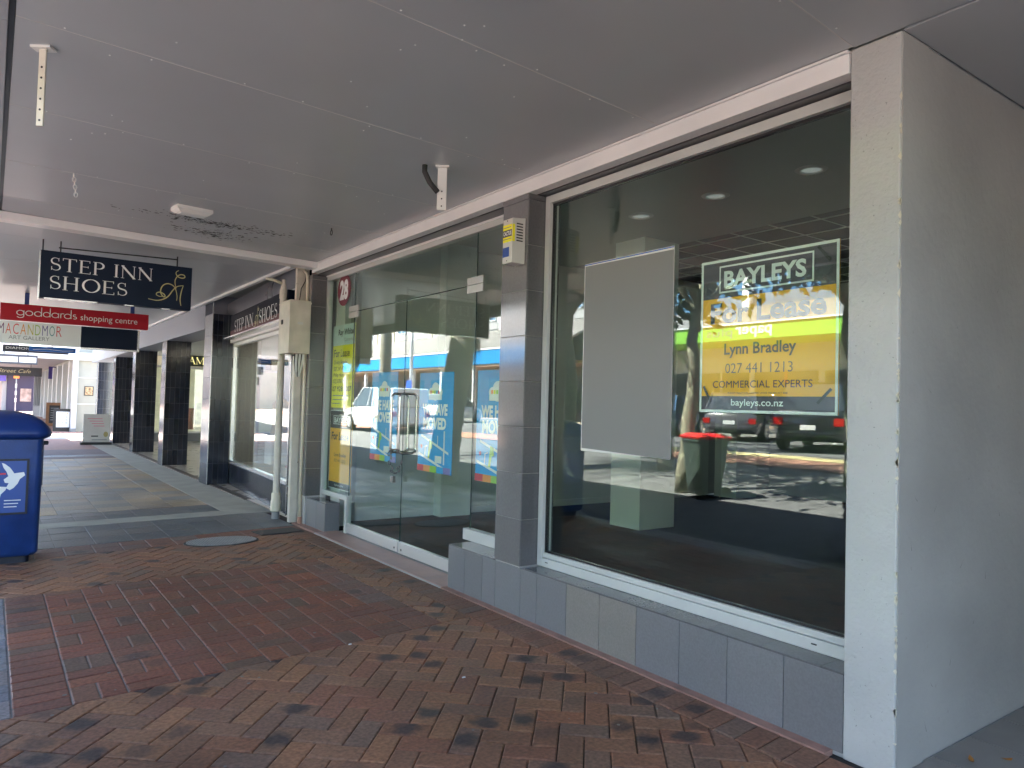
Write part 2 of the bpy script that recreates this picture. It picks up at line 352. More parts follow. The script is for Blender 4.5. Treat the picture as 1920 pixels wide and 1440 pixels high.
M_CREAM = mat('cream aged paint', (.60,.565,.49), .55, .14, 5, .3, 40, spots=((.10,.075,.05), 16, .735))
M_CREAM2 = mat('cream plastic', (.68,.62,.48), .45, .06, 4)
M_GREYP = mat('grey plastic', (.22,.23,.24), .5)
M_BIN = mat('blue bin plastic', (.008,.040,.18), .40, .22, 4, .2, 60, spots=((.03,.07,.19), 16, .68))
M_BINL = mat('blue bin lid plastic', (.006,.030,.155), .34, .10, 3)
M_BIND = mat('dark bin trim', (.01,.014,.03), .5)

# ------------------------------------------------------------------ ground
SH = .11   # the paving courses run slightly askew to the shopfront
def sh(x, y): return (x, y + SH * x)
def struct(name, mb, m, **kw):
    o = obj(name, mb, m, **kw); o['kind'] = 'structure'; return o
def sempty(name):
    o = bpy.data.objects.new(name, None); COL.objects.link(o); o['kind'] = 'structure'; o.empty_display_size = .1; return o
base = struct('footpath', MB().box(-.16, 30, -25, 140, -.30, -.022), M_JOINT)
def clip(poly, x0, x1, y0, y1):
    for ax, val, sgn in ((0, x0, 1), (0, x1, -1), (1, y0, 1), (1, y1, -1)):
        out = []; n = len(poly)
        for i in range(n):
            a, b = poly[i], poly[(i+1) % n]; da = sgn*(a[ax]-val); db = sgn*(b[ax]-val)
            if da >= 0: out.append(a)
            if (da >= 0) != (db >= 0):
                t = da/(da-db); out.append((a[0]+(b[0]-a[0])*t, a[1]+(b[1]-a[1])*t))
        poly = out
        if len(poly) < 3: return []
    return poly
def area(p): return .5*sum(p[i][0]*p[(i+1) % len(p)][1]-p[(i+1) % len(p)][0]*p[i][1] for i in range(len(p)))
def paver(poly, m, parent, name='brick', gap=.0055, bev=.007, top=0, centre=None):
    """one paver: inset outline, chamfered top edge"""
    if len(poly) < 3 or abs(area(poly)) < .0022: return
    if area(poly) < 0: poly = poly[::-1]
    q = [sh(*p) for p in poly]
    c = centre and sh(*centre) or (sum(p[0] for p in q)/len(q), sum(p[1] for p in q)/len(q))
    def inset(d):
        r = []
        n = len(q)
        for i in range(n):
            p0, p1, p2 = Vector(q[i-1]), Vector(q[i]), Vector(q[(i+1) % n])
            a = (p1-p0).normalized(); b = (p2-p1).normalized(); na = Vector((-a.y, a.x)); nb = Vector((-b.y, b.x))
            k = na+nb; den = 1+na.dot(nb)
            r.append(p1 + k*(d/den if den > .25 else d*1.5))
        return r
    a = inset(gap/2); b = inset(gap/2+bev); n = len(q)
    tz = top + random.uniform(-.0012, .0012); tl = [random.uniform(-.0008, .0008) for _ in range(2)]
    vs = [(p.x-c[0], p.y-c[1], -.03) for p in a] + [(p.x-c[0], p.y-c[1], tz-bev*.5) for p in a] + [(p.x-c[0], p.y-c[1], tz+tl[0]*(p.x-c[0])*8+tl[1]*(p.y-c[1])*8) for p in b]
    fs = [(i, (i+1) % n, n+(i+1) % n, n+i) for i in range(n)] + [(n+i, n+(i+1) % n, 2*n+(i+1) % n, 2*n+i) for i in range(n)] + [tuple(range(2*n, 3*n))]
    obj(name, MB().add(vs, fs), m, parent, loc=(c[0], c[1], 0))
L_, W_ = .264, .132
def herring(x0, x1, y0, y1, parent, pick):
    u = Vector((1, 1)).normalized(); v = Vector((-1, 1)).normalized(); cnt = 0
    N_ = 70; seen = set()
    for s in range(-N_, N_):
        for t in range(-N_, N_):
            k = (s - t) % 4
            # k==0: left half of a brick along s, k==1: its right half ; k==2: bottom half of brick along t ; k==3: top half -> (s,t-?)
            if k == 0: cells = (s, t, 2, 1)
            elif k == 3: cells = (s, t, 1, 2)
            else: continue
            p = []
            for ds, dt in ((0,0),(cells[2],0),(cells[2],cells[3]),(0,cells[3])):
                q = u*((s+ds)*W_) + v*((t+dt)*W_); p.append((q.x+1.5, q.y+3.0))
            if max(a[0] for a in p) < x0 or min(a[0] for a in p) > x1 or max(a[1] for a in p) < y0 or min(a[1] for a in p) > y1: continue
            c = clip(p, x0, x1, y0, y1)
            if c: paver(c, pick(), parent); cnt += 1
    return cnt
BX0, BX1, BY0, BY1 = -.1075, 2.78, 4.365, 6.935
near = sempty('herringbone_paving')
herring(-.14, 3.035, 1.45, BY0, near, lambda: M_BR_A)
herring(BX1, 3.035, BY0, BY1, near, lambda: M_BR_A)
farh = sempty('herringbone_paving')
herring(-.14, 3.035, BY1, 8.42, farh, lambda: M_BR_A)
edge_p = sempty('kerbside_paving')
herring(-.155, -.112, BY0, BY1, edge_p, lambda: M_BR_D)
bas = sempty('basketweave_paving')
for i in range(11):
    for j in range(10):
        x0 = BX0 + i*.2625; y0 = BY0 + j*.257; jx = random.uniform(-.003, .003)
        if (i+j) % 2 == 0: cells = [(x0, x0+.131, y0, y0+.257), (x0+.131, x0+.2625, y0, y0+.257)]
        else: cells = [(x0, x0+.2625, y0, y0+.1285), (x0, x0+.2625, y0+.1285, y0+.257)]
        if i == 1 and j > 0: cells = [(x0, x0+.2625, y0, y0+.1285), (x0, x0+.2625, y0+.1285, y0+.257)]
        for a in cells:
            paver([(a[0], a[2]), (a[1], a[2]), (a[1], a[3]), (a[0], a[3])], M_BR_D if i == 0 else M_BR_B if x0 < 2.4 or j < 3 else M_BR_E, bas, gap=.006)
bor = sempty('border_course_paving')
for k in range(60):
    y = 1.5 + k*.131 - .33
    if y + SH*3 > 9.05: break
    paver([(3.04, y), (3.275, y), (3.275, y+.131), (3.04, y+.131)], M_BR_C, bor)
for k in range(12):
    for r_ in range(2):
        x = .155 + k*.264
        paver([(x, 8.43+r_*.24), (min(x+.264, 3.26), 8.43+r_*.24), (min(x+.264, 3.26), 8.67+r_*.24), (x, 8.67+r_*.24)], M_BR_E if k < 7 else M_BR_B, bor, gap=.007)
struct('joint_sand', MB().sheet([(*sh(BX0, BY0), -.005), (*sh(BX1, BY0), -.005), (*sh(BX1, BY1), -.005), (*sh(BX0, BY1), -.005)]), M_JOINTG)
struct('joint_sand', MB().sheet([(*sh(-.15, 8.43), -.0045), (*sh(3.27, 8.43), -.0045), (*sh(3.27, 22.6), -.0045), (*sh(-.15, 22.6), -.0045)]), M_JOINTG)
# slate bands, concrete strips
sl = sempty('slate_paving')
def slates(x0, x1, y0, y1, dx, dy, m, gap=.008):
    nx = max(1, round((x1-x0)/dx)); ny = max(1, round((y1-y0)/dy))
    for i in range(nx):
        for j in range(ny):
            a = x0+(x1-x0)*i/nx; b = x0+(x1-x0)*(i+1)/nx; c = y0+(y1-y0)*j/ny; d = y0+(y1-y0)*(j+1)/ny
            paver([(a, c), (b, c), (b, d), (a, d)], m, sl, 'tile', gap, .003)
slates(-.13, 3.26, 8.92, 10.24, .375, .44, M_SL_D)
slates(-.13, 2.76, 10.66, 11.36, .375, .35, M_SL_D)
slates(-.17, 2.76, 11.37, 21.2, .488, .40, M_SL_B)
slates(-.13, 3.26, 21.9, 22.6, .375, .35, M_SL_D)
def strip(x0, x1, y0, y1, z=.001, n=1):
    q = [sh(x0, y0), sh(x1, y0), sh(x1, y1), sh(x0, y1)]; return MB().prism(q, -.02, z)
struct('concrete_band', strip(-.14, 3.40, 10.245, 10.655), M_CONC)
struct('concrete_band', strip(2.765, 3.42, 10.66, 28), M_CONC)
struct('concrete_band', strip(-.14, 2.76, 21.21, 21.89), mat('reddish concrete', (.16,.12,.115), .7, .2, 3))
struct('arcade_floor', MB().box(3.43, 14, 9.9, 31, -.02, .012), mat('cream arcade tile', (.42,.36,.30), .3, .1, 3))
struct('arcade_threshold', MB().box(3.38, 3.5, 12, 31, -.02, .016), mat('brown threshold', (.10,.075,.065), .5, .2, 4))
M_FARBR = mat('far clay paving', (.27,.155,.125), .7, .25, 5, .2, 30)
struct('far_paving', MB().box(-.15, 3.38, 24.9, 140, -.02, -.001), M_FARBR)
struct('far_paving', strip(-.14, 2.76, 22.61, 24.8), mat('plum paving', (.15,.115,.12), .7, .25, 6))
struct('painted_sun_strip', MB().box(-.15, 3.38, 31.0, 34.6, .001, .006), mat('painted sun strip', (.40,.37,.33), .7, .1, 4))  # paler colour stands in for the strip of sun across the paving
# side passage paving at right
sp = sempty('passage_paving')
M_PASS = mat('grey passage tile', (.23,.215,.20), .4, .12, 6, .1, 60, objvar=.08)
for i in range(10):
    for j in range(8):
        x0 = 3.30+i*.39; y1 = 1.655-j*.39
        if i < 1: x0 = 3.30
        if x0+.39 > 7.2: continue
        o = obj('tile', MB().box(x0+.003, x0+.387, y1-.387, y1-.003, -.02, .002), M_PASS, sp)
struct('passage_base', MB().box(3.29, 8, -6, 1.66, -.021, -.001), M_GROUT)
struct('kerb_stone', MB().box(-.30, -.16, -25, 140, -.3, -.006), M_KERB)
# road rises to the far side of the street
def gz(x):
    P_ = [(-.3, -.13), (-2.5, .22), (-5, .42), (-10, .70), (-16, .74), (-60, .8)]
    for (a, za), (b, zb) in zip(P_, P_[1:]):
        if x >= b: return za+(zb-za)*(a-x)/(a-b)
    return .8
rd = MB(); xs = [-.3, -1.4, -2.5, -5, -7.5, -10, -13, -16.4]
for a, b in zip(xs, xs[1:]): rd.sheet([(a, -40, gz(a)), (a, 160, gz(a)), (b, 160, gz(b)), (b, -40, gz(b))][::-1])
struct('road', rd, M_ROAD)
struct('ground', MB().box(-700, 700, -700, 700, -1.2, -1.0), M_ROAD)
struct('opposite_kerb', MB().box(-16.55, -16.4, -40, 160, .4, .88), M_KERB)
struct('opposite_footpath', MB().box(-60, -16.55, -40, 160, .4, .87), mat('opposite paving', (.46,.33,.26), .8, .2, 4))
struct('median_paving', MB().add([(-6.2,-40,gz(-6.2)+.02),(-6.2,160,gz(-6.2)+.02),(-7.6,160,gz(-7.6)+.02),(-7.6,-40,gz(-7.6)+.02)], [(3,2,1,0)]), mat('orange median paving', (.40,.20,.13), .8, .2, 3))
tac = MB().add([(-7.62,6,gz(-7.6)+.03),(-7.62,20,gz(-7.6)+.03),(-8.2,20,gz(-8.2)+.03),(-8.2,6,gz(-8.2)+.03)], [(3,2,1,0)])
struct('tactile_paving', tac, mat('yellow tactile paving', (.62,.52,.25), .7, .2, 8))
pl = sempty('parking_lines')
for k in range(9):
    y = -8+k*6.2; mb = MB()
    mb.add([(-10.6, y, gz(-10.6)+.012), (-10.6, y+.1, gz(-10.6)+.012), (-15.5, y+2.6, gz(-15.5)+.012), (-15.5, y+2.5, gz(-15.5)+.012)], [(3,2,1,0)])
    obj('line', mb, M_WHITE, pl)
# ------------------------------------------------------------------ our shop
pb = thing('passage_light_block', 'unseen walls added to shade the side passage to the right of the pillar', 'building')  # unseen walls added to keep sky light off the side wall
obj('wall', MB().box(3.4, 9.0, -2.4, -2.2, -.02, 5.2), mat('light block render', (.20,.19,.175), .7, .1, 2), pb)
obj('wall', MB().box(8.8, 9.0, -2.19, 1.66, -.02, 5.2), mat('light block render', (.20,.19,.175), .7, .1, 2), pb)
shop = thing('shop_building', 'empty grey tiled corner shop with glass doors and a large display window', 'shop')
XF = 3.34
pr = obj('corner_pillar', MB().box(3.34, 3.60, 1.66, 1.90, -.02, 3.38), M_RENDER, shop, bevel=.006)
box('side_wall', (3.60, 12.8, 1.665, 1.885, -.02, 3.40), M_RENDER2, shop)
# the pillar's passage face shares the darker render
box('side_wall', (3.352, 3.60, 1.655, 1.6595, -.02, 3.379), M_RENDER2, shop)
rnw = random.Random(21); chips = MB()
for k in range(46):
    z = rnw.uniform(.05, 3.3); h = rnw.uniform(.008, .05); chips.add([(3.3385, 1.6545, z), (3.3385, 1.6545+rnw.uniform(.006, .016), z+h*.5), (3.3385, 1.6545, z+h), (3.3385+rnw.uniform(.005, .012), 1.6535, z+h*.5)], [(0,2,1),(0,3,2)])
obj('edge_chips', chips, mat('bare chipped edge', (.60,.57,.47), .8), pr, kind='stuff')
sc2 = MB()
for k in range(26):
    x = rnw.uniform(3.45, 5.6); z = rnw.choice((rnw.uniform(.1, 1.2), rnw.uniform(.1, 3.2))); l = rnw.uniform(.01, .07); a = rnw.gauss(1.4, .6); r_ = rnw.uniform(.0008, .002)
    sc2.add([(x, 1.6543, z), (x+r_*2, 1.6543, z), (x+r_+l*math.cos(a), 1.6543, z+l*math.sin(a))], [(0,1,2)])
obj('scuff_marks', sc2, mat('dark scuff', (.08,.08,.075), .8), shop, kind='stuff')
# plinth with individual tiles
core = box('plinth', (3.352, 3.62, 1.90, 5.545, -.02, .366), M_GROUT, shop)
ys = [1.90, 2.22, 2.57, 2.91, 3.26, 3.60, 3.94, 4.28, 4.48, 4.82, 5.01, 5.28, 5.552]
for i in range(len(ys)-1):
    mm = M_TILE_T if i in (4, 5) else M_TILE
    obj('tile', MB().box(3.340, 3.354, ys[i]+.002, ys[i+1]-.002, .003, .369), mm, core, bevel=.0015)
yt = [1.90, 2.02, 2.37, 2.71, 3.05, 3.40, 3.74, 4.08, 4.44]
for i in range(len(yt)-1): obj('tile', MB().box(3.342, 3.60, yt[i]+.0015, yt[i+1]-.0015, .366, .38), M_TILE_D, core, bevel=.0015)
yt = [4.86, 5.09, 5.44, 5.552]
for i in range(len(yt)-1): obj('tile', MB().box(3.342, 3.60, yt[i]+.0015, yt[i+1]-.0015, .366, .38), M_TILE_F, core, bevel=.0015)
obj('tile', MB().box(3.352, 3.61, 5.546, 5.556, .003, .364), M_TILE, core)
def pilaster(x0, x1, y0, y1, front_m, side_m, zb=.38, zt=3.268):
    c = box('pilaster', (x0+.012, x1, y0+.012, y1-.004, zb-.38, zt), M_GROUT, shop)
    z = zb
    while z < zt-.02:
        z1 = min(z+.355, zt)
        obj('tile', MB().box(x0, x0+.011, y0+.0015, y1-.0015, z+.002, z1-.002), front_m, c, bevel=.0012)
        obj('tile', MB().box(x0+.0125, x1-.002, y0, y0+.011, z+.002, z1-.002), side_m, c, bevel=.0012)
        z = z1
pilaster(3.34, 3.66, 4.50, 4.84, M_TILE_F, M_TILE_D)
pilaster(3.38, 3.66, 9.28, 9.50, M_TILE_F, M_TILE_D, .37)
# left block beside the door
blk = box('plinth', (3.422, 3.60, 8.642, 9.50, -.02, .337), M_GROUT, shop)
for a, b in ((8.642, 8.93), (8.93, 9.22), (9.22, 9.49)):
    obj('tile', MB().box(3.41, 3.423, a+.0015, b-.0015, .003, .338), M_TILE, blk, bevel=.0012)
obj('tile', MB().box(3.41, 3.60, 8.63, 8.641, .003, .338), M_TILE, blk, bevel=.0012)
obj('tile', MB().box(3.41, 3.60, 8.63, 9.27, .339, .35), M_TILE_F, blk, bevel=.0012)
# pink threshold
th = box('threshold', (3.28, 3.70, 5.56, 8.64, -.02, .002), M_GROUT, shop)
for i in range(8):
    y = 5.56+i*.385; obj('tile', MB().box(3.292, 3.575, y+.002, min(y+.383, 8.63), .002, .009), M_PINK, th, bevel=.001)
box('kerb_strip', (3.272, 3.339, 1.95, 5.558, -.02, .006), M_PINKG, shop)
box('kerb_strip', (3.30, 3.405, 8.645, 9.5, -.02, .004), M_PINKG, shop)
# head trims above the glazing
tr = obj('fascia_trim', MB().box(3.33, 3.42, 1.905, 9.16, 3.265, 3.365), M_TRIM, shop, bevel=.003)
obj('bead', MB().box(3.318, 3.42, 1.905, 9.17, 3.367, 3.379), M_TRIM, tr, bevel=.002)
box('head_panel', (3.455, 3.70, 1.905, 9.50, 3.272, 4.0), mat('dark grey head paint', (.15,.15,.158), .4, .1, 2), shop)
box('upper_wall', (3.43, 3.72, 1.66, 9.50, 3.381, 5.2), M_RENDER, shop)
# display window
def window(y0, y1, z0, z1, xf, bot=.105, name='display_window', pane_tilt=0., side_l=True, glass=M_GLASS):
    """y0 nearer end"""
    fw_ = .055
    f = obj(name, MB().box(xf, xf+.09, y1-fw_, y1, z0, z1), M_FRAME, shop, bevel=.002)
    obj('frame', MB().box(xf, xf+.09, y0, y1-fw_-.001, z1-.06, z1), M_FRAME, f, bevel=.002)
    obj('frame', MB().box(xf, xf+.09, y0, y1-fw_-.001, z0, z0+bot*.62), M_FRAME, f, bevel=.003)
    obj('frame', MB().box(xf+.012, xf+.09, y0, y1-fw_-.001, z0+bot*.62+.003, z0+bot), M_FRAME, f, bevel=.003)
    obj('gasket', MB().box(xf+.03, xf+.06, y0, y1-fw_-.001, z0+bot, z0+bot+.012), M_DARK, f)
    obj('gasket', MB().box(xf+.03, xf+.06, y0, y1-fw_-.001, z1-.075, z1-.06), M_DARK, f)
    obj('gasket', MB().box(xf+.03, xf+.06, y1-fw_-.013, y1-fw_-.0012, z0+bot+.012, z1-.075), M_DARK, f)
    obj('glass_pane', MB().box(xf+.038, xf+.048, y0, y1-fw_-.014, z0+bot+.0125, z1-.0755), glass, f)
    return f
dw = window(1.905, 4.495, .381, 3.262, 3.505)
for yy in (2.14, 4.36): obj('drain_slot', MB().box(3.502, 3.506, yy, yy+.03, .415, .422), M_DARK, dw)
# door zone: head frame, sidelights, doors, fixed glass
XD = 3.61
hf = obj('door_head_frame', MB().box(3.585, 3.66, 4.845, 9.27, 3.20, 3.27), M_FRAME, shop, bevel=.002)
obj('frame', MB().box(3.57, 3.66, 4.845, 9.27, 3.255, 3.271), M_TRIM, hf)
sl_f = obj('sidelight_frame', MB().box(3.585, 3.655, 9.225, 9.278, .351, 3.2), M_FRAME, shop, bevel=.002)
obj('frame', MB().box(3.585, 3.655, 8.46, 9.2245, .40, .46), M_FRAME, sl_f, bevel=.002)
obj('frame', MB().box(3.585, 3.655, 8.40, 8.4595, .01, .46), M_FRAME, sl_f, bevel=.002)
obj('glass_pane', MB().box(XD, XD+.01, 8.405, 9.22, .462, 3.20), M_GLASS, sl_f)
obj('glass_edge', MB().box(XD, XD+.01, 8.398, 8.404, .462, 3.20), M_GEDGE, sl_f)
sr_f = obj('sidelight_frame', MB().box(3.575, 3.655, 4.845, 5.70, .381, .48), M_FRAME, shop, bevel=.002)
obj('glass_pane', MB().box(XD, XD+.01, 4.85, 5.635, .481, 3.20), M_GLASS, sr_f)
obj('glass_edge', MB().box(XD, XD+.01, 5.636, 5.642, .481, 3.20), M_GEDGE, sr_f)
tf = obj('transom_glass', MB().box(XD, XD+.01, 5.646, 8.394, 2.725, 3.20), M_GLASS, shop)
obj('glass_edge', MB().box(XD, XD+.01, 5.646, 8.394, 2.717, 2.724), M_GEDGE, tf)
def loop_handle(y):
    r = .013; x0, x1, z0, z1 = 3.515, 3.72, 1.08, 1.71
    pts = []
    for cx_, cz_, a0 in ((x1-.05, z1-.05, 0), (x0+.05, z1-.05, 90), (x0+.05, z0+.05, 180), (x1-.05, z0+.05, 270)):
        for k in range(7):
            a = R(a0+15*k); pts.append((cx_+.05*math.cos(a), y, cz_+.05*math.sin(a)))
    pts.append(pts[0]); return MB().tube(pts, r, 10, False)
def door(y0, y1, hy, pins):
    d = obj('glass_door', MB().box(XD, XD+.01, y0+.003, y1-.003, .135, 2.712), M_GLASS, shop)
    obj('bottom_rail', MB().box(XD-.018, XD+.028, y0+.004, y1-.004, .018, .134), M_ALU, d, bevel=.003)
    obj('handle', loop_handle(hy), mat('polished steel', (.55,.54,.52), .18, metal=1.), d, smooth='all')
    obj('lock', MB().lathe([(.012,-.021),(.012,-.0185)], (XD, pins, .06), 12, 'x'), M_DARK, d)
    return d
dl = door(7.022, 8.392, 7.11, 7.10); dr = door(5.648, 7.018, 6.92, 6.94)
obj('glass_edge', MB().box(XD-.001, XD+.011, 7.0185, 7.0215, .1, 2.715), M_GEDGE, dl)
for y in (8.40, 5.64):
    pf = obj('patch_fitting', MB().box(XD-.02, XD-.002, y-.14, y+.13, 2.645, 2.716), M_ALU, shop, bevel=.002)
    obj('patch_plate', MB().box(XD-.02, XD-.002, y-.14, y+.13, 2.722, 2.79), M_ALU, pf, bevel=.002)
# interior
box('interior_floor', (3.66, 12.9, 1.89, 9.2, -.02, .012), M_CARPET, shop)
box('interior_wall', (4.05, 11.3, 9.2, 9.35, 0, 3.95), M_IWALL, shop)
box('interior_wall', (11.3, 12.9, 8.9, 9.05, 0, 3.95), M_IWALL, shop)
box('interior_wall', (12.8, 12.9, 1.89, 8.9, 0, 4.1), M_IWALL, shop)
box('interior_wall', (3.70, 3.78, 8.90, 9.20, 0, 3.9), M_IWALL, shop)
box('interior_wall', (3.70, 12.8, 1.89, 1.93, 0, 3.95), M_IWALL, shop)
sk = box('skirting', (5.8, 11.1, 9.18, 9.199, .012, .11), M_WHITE, shop)
box('column', (7.05, 7.72, 6.86, 7.42, 0, 3.93), M_ICOL, shop)
box('column', (5.26, 5.78, 9.0, 9.199, 0, 3.93), M_ICOL, shop)
box('column', (11.3, 11.9, 8.55, 8.899, 0, 3.93), M_ICOL, shop)
box('interior_ceiling', (3.70, 7.74, 1.93, 9.2, 3.93, 4.0), M_ICEIL, shop)
box('interior_ceiling', (7.74, 12.9, 1.93, 9.2, 4.06, 4.12), M_ICEIL2, shop)
gr = MB()
for k in range(9): gr.box(7.76+k*.6, 7.785+k*.6, 1.94, 9.1, 4.05, 4.059)
for k in range(12): gr.box(7.76, 12.8, 2.1+k*.6, 2.125+k*.6, 4.046, 4.0495)
obj('ceiling_grid', gr, M_IWALL, shop)
lampm = mat('downlight lens', (.9,.92,.9), .3, emit=.015)  # faint glow added to brighten the lens, not a working lamp
for p in ((6.24, 6.15), (6.24, 5.05), (6.24, 3.93), (6.24, 7.9)):
    d = obj('downlight', MB().lathe([(.13,.0),(.15,-.008),(.13,-.02),(.10,-.022),(.095,-.004)], (p[0], p[1], 3.93), 24), M_WHITE, shop, smooth=True)
    obj('lens', MB().lathe([(.09,-.004),(.09,-.008)], (p[0], p[1], 3.93), 20), lampm, d)
box('ceiling_slab', (3.74, 13, 1.89, 9.7, 4.13, 4.4), M_RENDER, shop)
box('rear_wall', (12.91, 13.1, 1.66, 9.7, 0, 4.4), M_RENDER, shop)
box('party_wall', (3.75, 12.9, 9.36, 9.50, 0, 4.129), M_RENDER, shop)
box('roof', (3.72, 13, 1.66, 9.5, 5.2, 5.35), M_RENDER, shop)
box('side_upper_wall', (3.73, 13, 1.66, 1.88, 4.13, 5.2), M_RENDER, shop)
fl = thing('flyer', 'pink and white flyer lying on the dark shop floor', 'flyer', (4.62, 4.95, .0125), (0, 0, .4))
obj('sheet', MB().box(-.08, .08, -.11, .02, 0, .002), M_WHITE, fl); obj('sheet_band', MB().box(-.08, .08, .021, .12, 0, .002), mat('pink print', (.5,.12,.25), .5), fl)

# ------------------------------------------------------------------ canopies
can = thing('street_canopy', 'grey painted soffit of the canopy over the near footpath', 'canopy')
seams = [-2.5, -1.25, .2, 1.60, 2.86, 4.13, 5.42, 6.74, 7.98, 8.78]
def cy_(y, x): return y + .085*x
for a, b in zip(seams, seams[1:]):
    q = [(.03, cy_(a, .03)+.003), (3.317 if a > 1 else 3.33, cy_(a, 3.3)+.003), (3.317 if a > 1 else 3.33, cy_(b, 3.3)-.003), (.03, cy_(b, .03)-.003)]
    if b > 8.5: q[2] = (3.317, cy_(b, 3.3)-.05)
    obj('soffit_panel', MB().prism(q, 3.381, 3.395), M_CEIL, can)
box('seam_backing', (.03, 3.317, -3, 9.3, 3.3965, 3.43), M_SEAM, can)
for a in seams[2:-1]:
    obj('seam_bead', MB().prism([(.03, cy_(a, .03)-.0045), (3.317, cy_(a, 3.3)-.0045), (3.317, cy_(a, 3.3)+.0015), (.03, cy_(a, .03)+.0015)], 3.3795, 3.3825), M_SEAM, can)
for x0, x1, y0, y1 in ((3.353, 5.2, .0, 1.20), (3.353, 5.2, 1.206, 1.652), (5.206, 8, 0, 1.652), (3.353, 8, -3, -.006)):
    box('soffit_panel', (x0, x1, y0, y1, 3.381, 3.395), M_CEIL, can)
box('seam_backing', (3.34, 8, -3, 1.652, 3.3965, 3.43), M_RUB, can)
sc_ = MB()
for s in seams[3:-1]:
    for k in range(8):
        x = .25+k*.41+random.uniform(-.04, .04); y = cy_(s, x)+random.choice((-.03, .03)); sc_.box(x-.004, x+.004, y-.004, y+.004, 3.378, 3.3808)
for k in range(34):
    x = random.uniform(.3, 3.1); y = random.uniform(2.3, 8.3); sc_.box(x-.004, x+.004, y-.004, y+.004, 3.378, 3.3808)
obj('screw_heads', sc_, M_LETW, can, kind='stuff')
ep = MB()
for a, b in ((-3, 1.4), (1.405, 4.19), (4.195, 5.48), (5.485, 8.79)): ep.box(-.42, .0, a, b, 3.372, 3.60)
obj('edge_beam', ep, mat('pale blue grey edge panel', (.36,.37,.40), .35, .06, 1), can)
box('edge_gutter', (-.55, -.421, -3, 31, 3.30, 3.75), M_RENDER, can)
box('edge_gap', (.002, .028, -3, 8.79, 3.39, 3.42), M_DARK, can)
box('canopy_deck', (-.42, 3.42, -3, 31, 3.62, 3.70), M_RENDER, can)
box('canopy_deck', (3.42, 9, -3, 1.65, 3.62, 3.70), M_RENDER, can)
# trim between the two canopies
t2 = MB().prism([(-.3, 8.60), (3.33, 8.96), (3.33, 9.14), (-.3, 8.78)], 3.30, 3.378); obj('divider_trim', t2, M_TRIM, can, bevel=.003)
stn = mat('mould stain', (.035,.033,.03), .8)
st_ = MB()
for k in range(520):
    t = random.random(); a = random.gauss(0, 1); b = random.gauss(0, 1)
    x = 1.75+.33*a if t < .65 else 1.9+.2*a; y = (7.72+.07*b if t < .65 else 8.2+.10*b)+.08*(x-1.7); r = random.choice((.003,.006,.010,.017))*random.uniform(.6,1.2)
    if y > 8.62 or x > 3: continue
    st_.prism([(x+r*math.cos(q)*random.uniform(.6, 1.8), y+r*math.sin(q)*.6) for q in [k2*1.2566 for k2 in range(5)]], 3.3792, 3.3806)
obj('mould_specks', st_, stn, can, kind='stuff')
can2 = thing('street_canopy', 'second canopy soffit beyond the white trim, over the shoe shop footpath', 'canopy')
for a, b in ((9.0, 10.35), (10.35, 12.2), (12.2, 14.5), (14.5, 17), (17, 20), (20, 23.5), (23.5, 27), (27, 31)):
    obj('soffit_panel', MB().prism([(-.3, a+.004+(-.15 if a == 9.0 else 0)), (3.34, a+.004+(.14 if a == 9.0 else 0)), (3.34, b-.004), (-.3, b-.004)], 3.46, 3.475), M_CEIL, can2)
box('seam_backing', (-.3, 3.34, 9.2, 31, 3.476, 3.5), M_SEAM, can2)
obj('cornice', MB().box(3.27, 3.34, 9.6, 31, 3.42, 3.459), M_TRIM, can2)
for i, (x, y) in enumerate(((1.48, 7.3), (1.62, 2.40))):
    l = thing('ceiling_light', ('small rectangular white light fixed to the soffit near the mould stain', 'soffit light at the top edge of the photo nearest the camera')[i], 'light', (x, y, 3.38), (0, 0, .12), 'lights on the canopy soffit')
    obj('body', MB().loft([[(-.16,-.1,0),(.16,-.1,0),(.16,.1,0),(-.16,.1,0)], [(-.16,-.1,-.03),(.16,-.1,-.03),(.16,.1,-.03),(-.16,.1,-.03)], [(-.13,-.07,-.055),(.13,-.07,-.055),(.13,.07,-.055),(-.13,.07,-.055)]][::-1]), M_WHITE, l)
    obj('diffuser', MB().box(-.115, .115, -.055, .055, -.06, -.056), M_LETW, l)
def bracket(x, y, length, label, wdt=.035):
    b = thing('hanging_bracket', label, 'bracket', (x, y, 3.38), (0, 0, R(-35)), 'sign brackets under the canopy')
    o = obj('flat_bar', MB().box(-wdt, wdt, -.006, .006, -length, 0), M_CREAM if length > .35 else M_WHITE, b, bevel=.003)
    for k in range(6 if length > .35 else 3):
        obj('bolt_hole', MB().lathe([(.006,.0062),(.006,.0075)], (0, 0, -length+.03+k*.055), 8, 'y'), M_DARK, o)
    obj('base_plate', MB().box(-.05, .05, -.03, .03, -.012, 0), M_WHITE, b)
    return b
bracket(.155, 4.42, .41, 'long cream flat bar hanging from the soffit near the left edge', .018)
b2 = bracket(2.68, 4.70, .33, 'short white flat bar hanging beside a black cable above the doors', .035)
obj('cable_gland', MB().tube([(-.13,-.02,0),(-.13,-.02,-.05),(-.09,-.02,-.13),(-.03,-.02,-.20)], .02, 10), M_RUB, b2, smooth='all')
hk = tagd(obj('eye_hook', MB().tube([(2.78+.0*k, 7.12+.025*math.sin(R(a)), 3.335+.025*math.cos(R(a))) for k, a in enumerate(range(0, 361, 30))], .005, 6, False).box(2.775, 2.785, 7.115, 7.125, 3.36, 3.381), M_DARK), 'small dark eye hook screwed into the soffit', 'hook')
ch = MB()
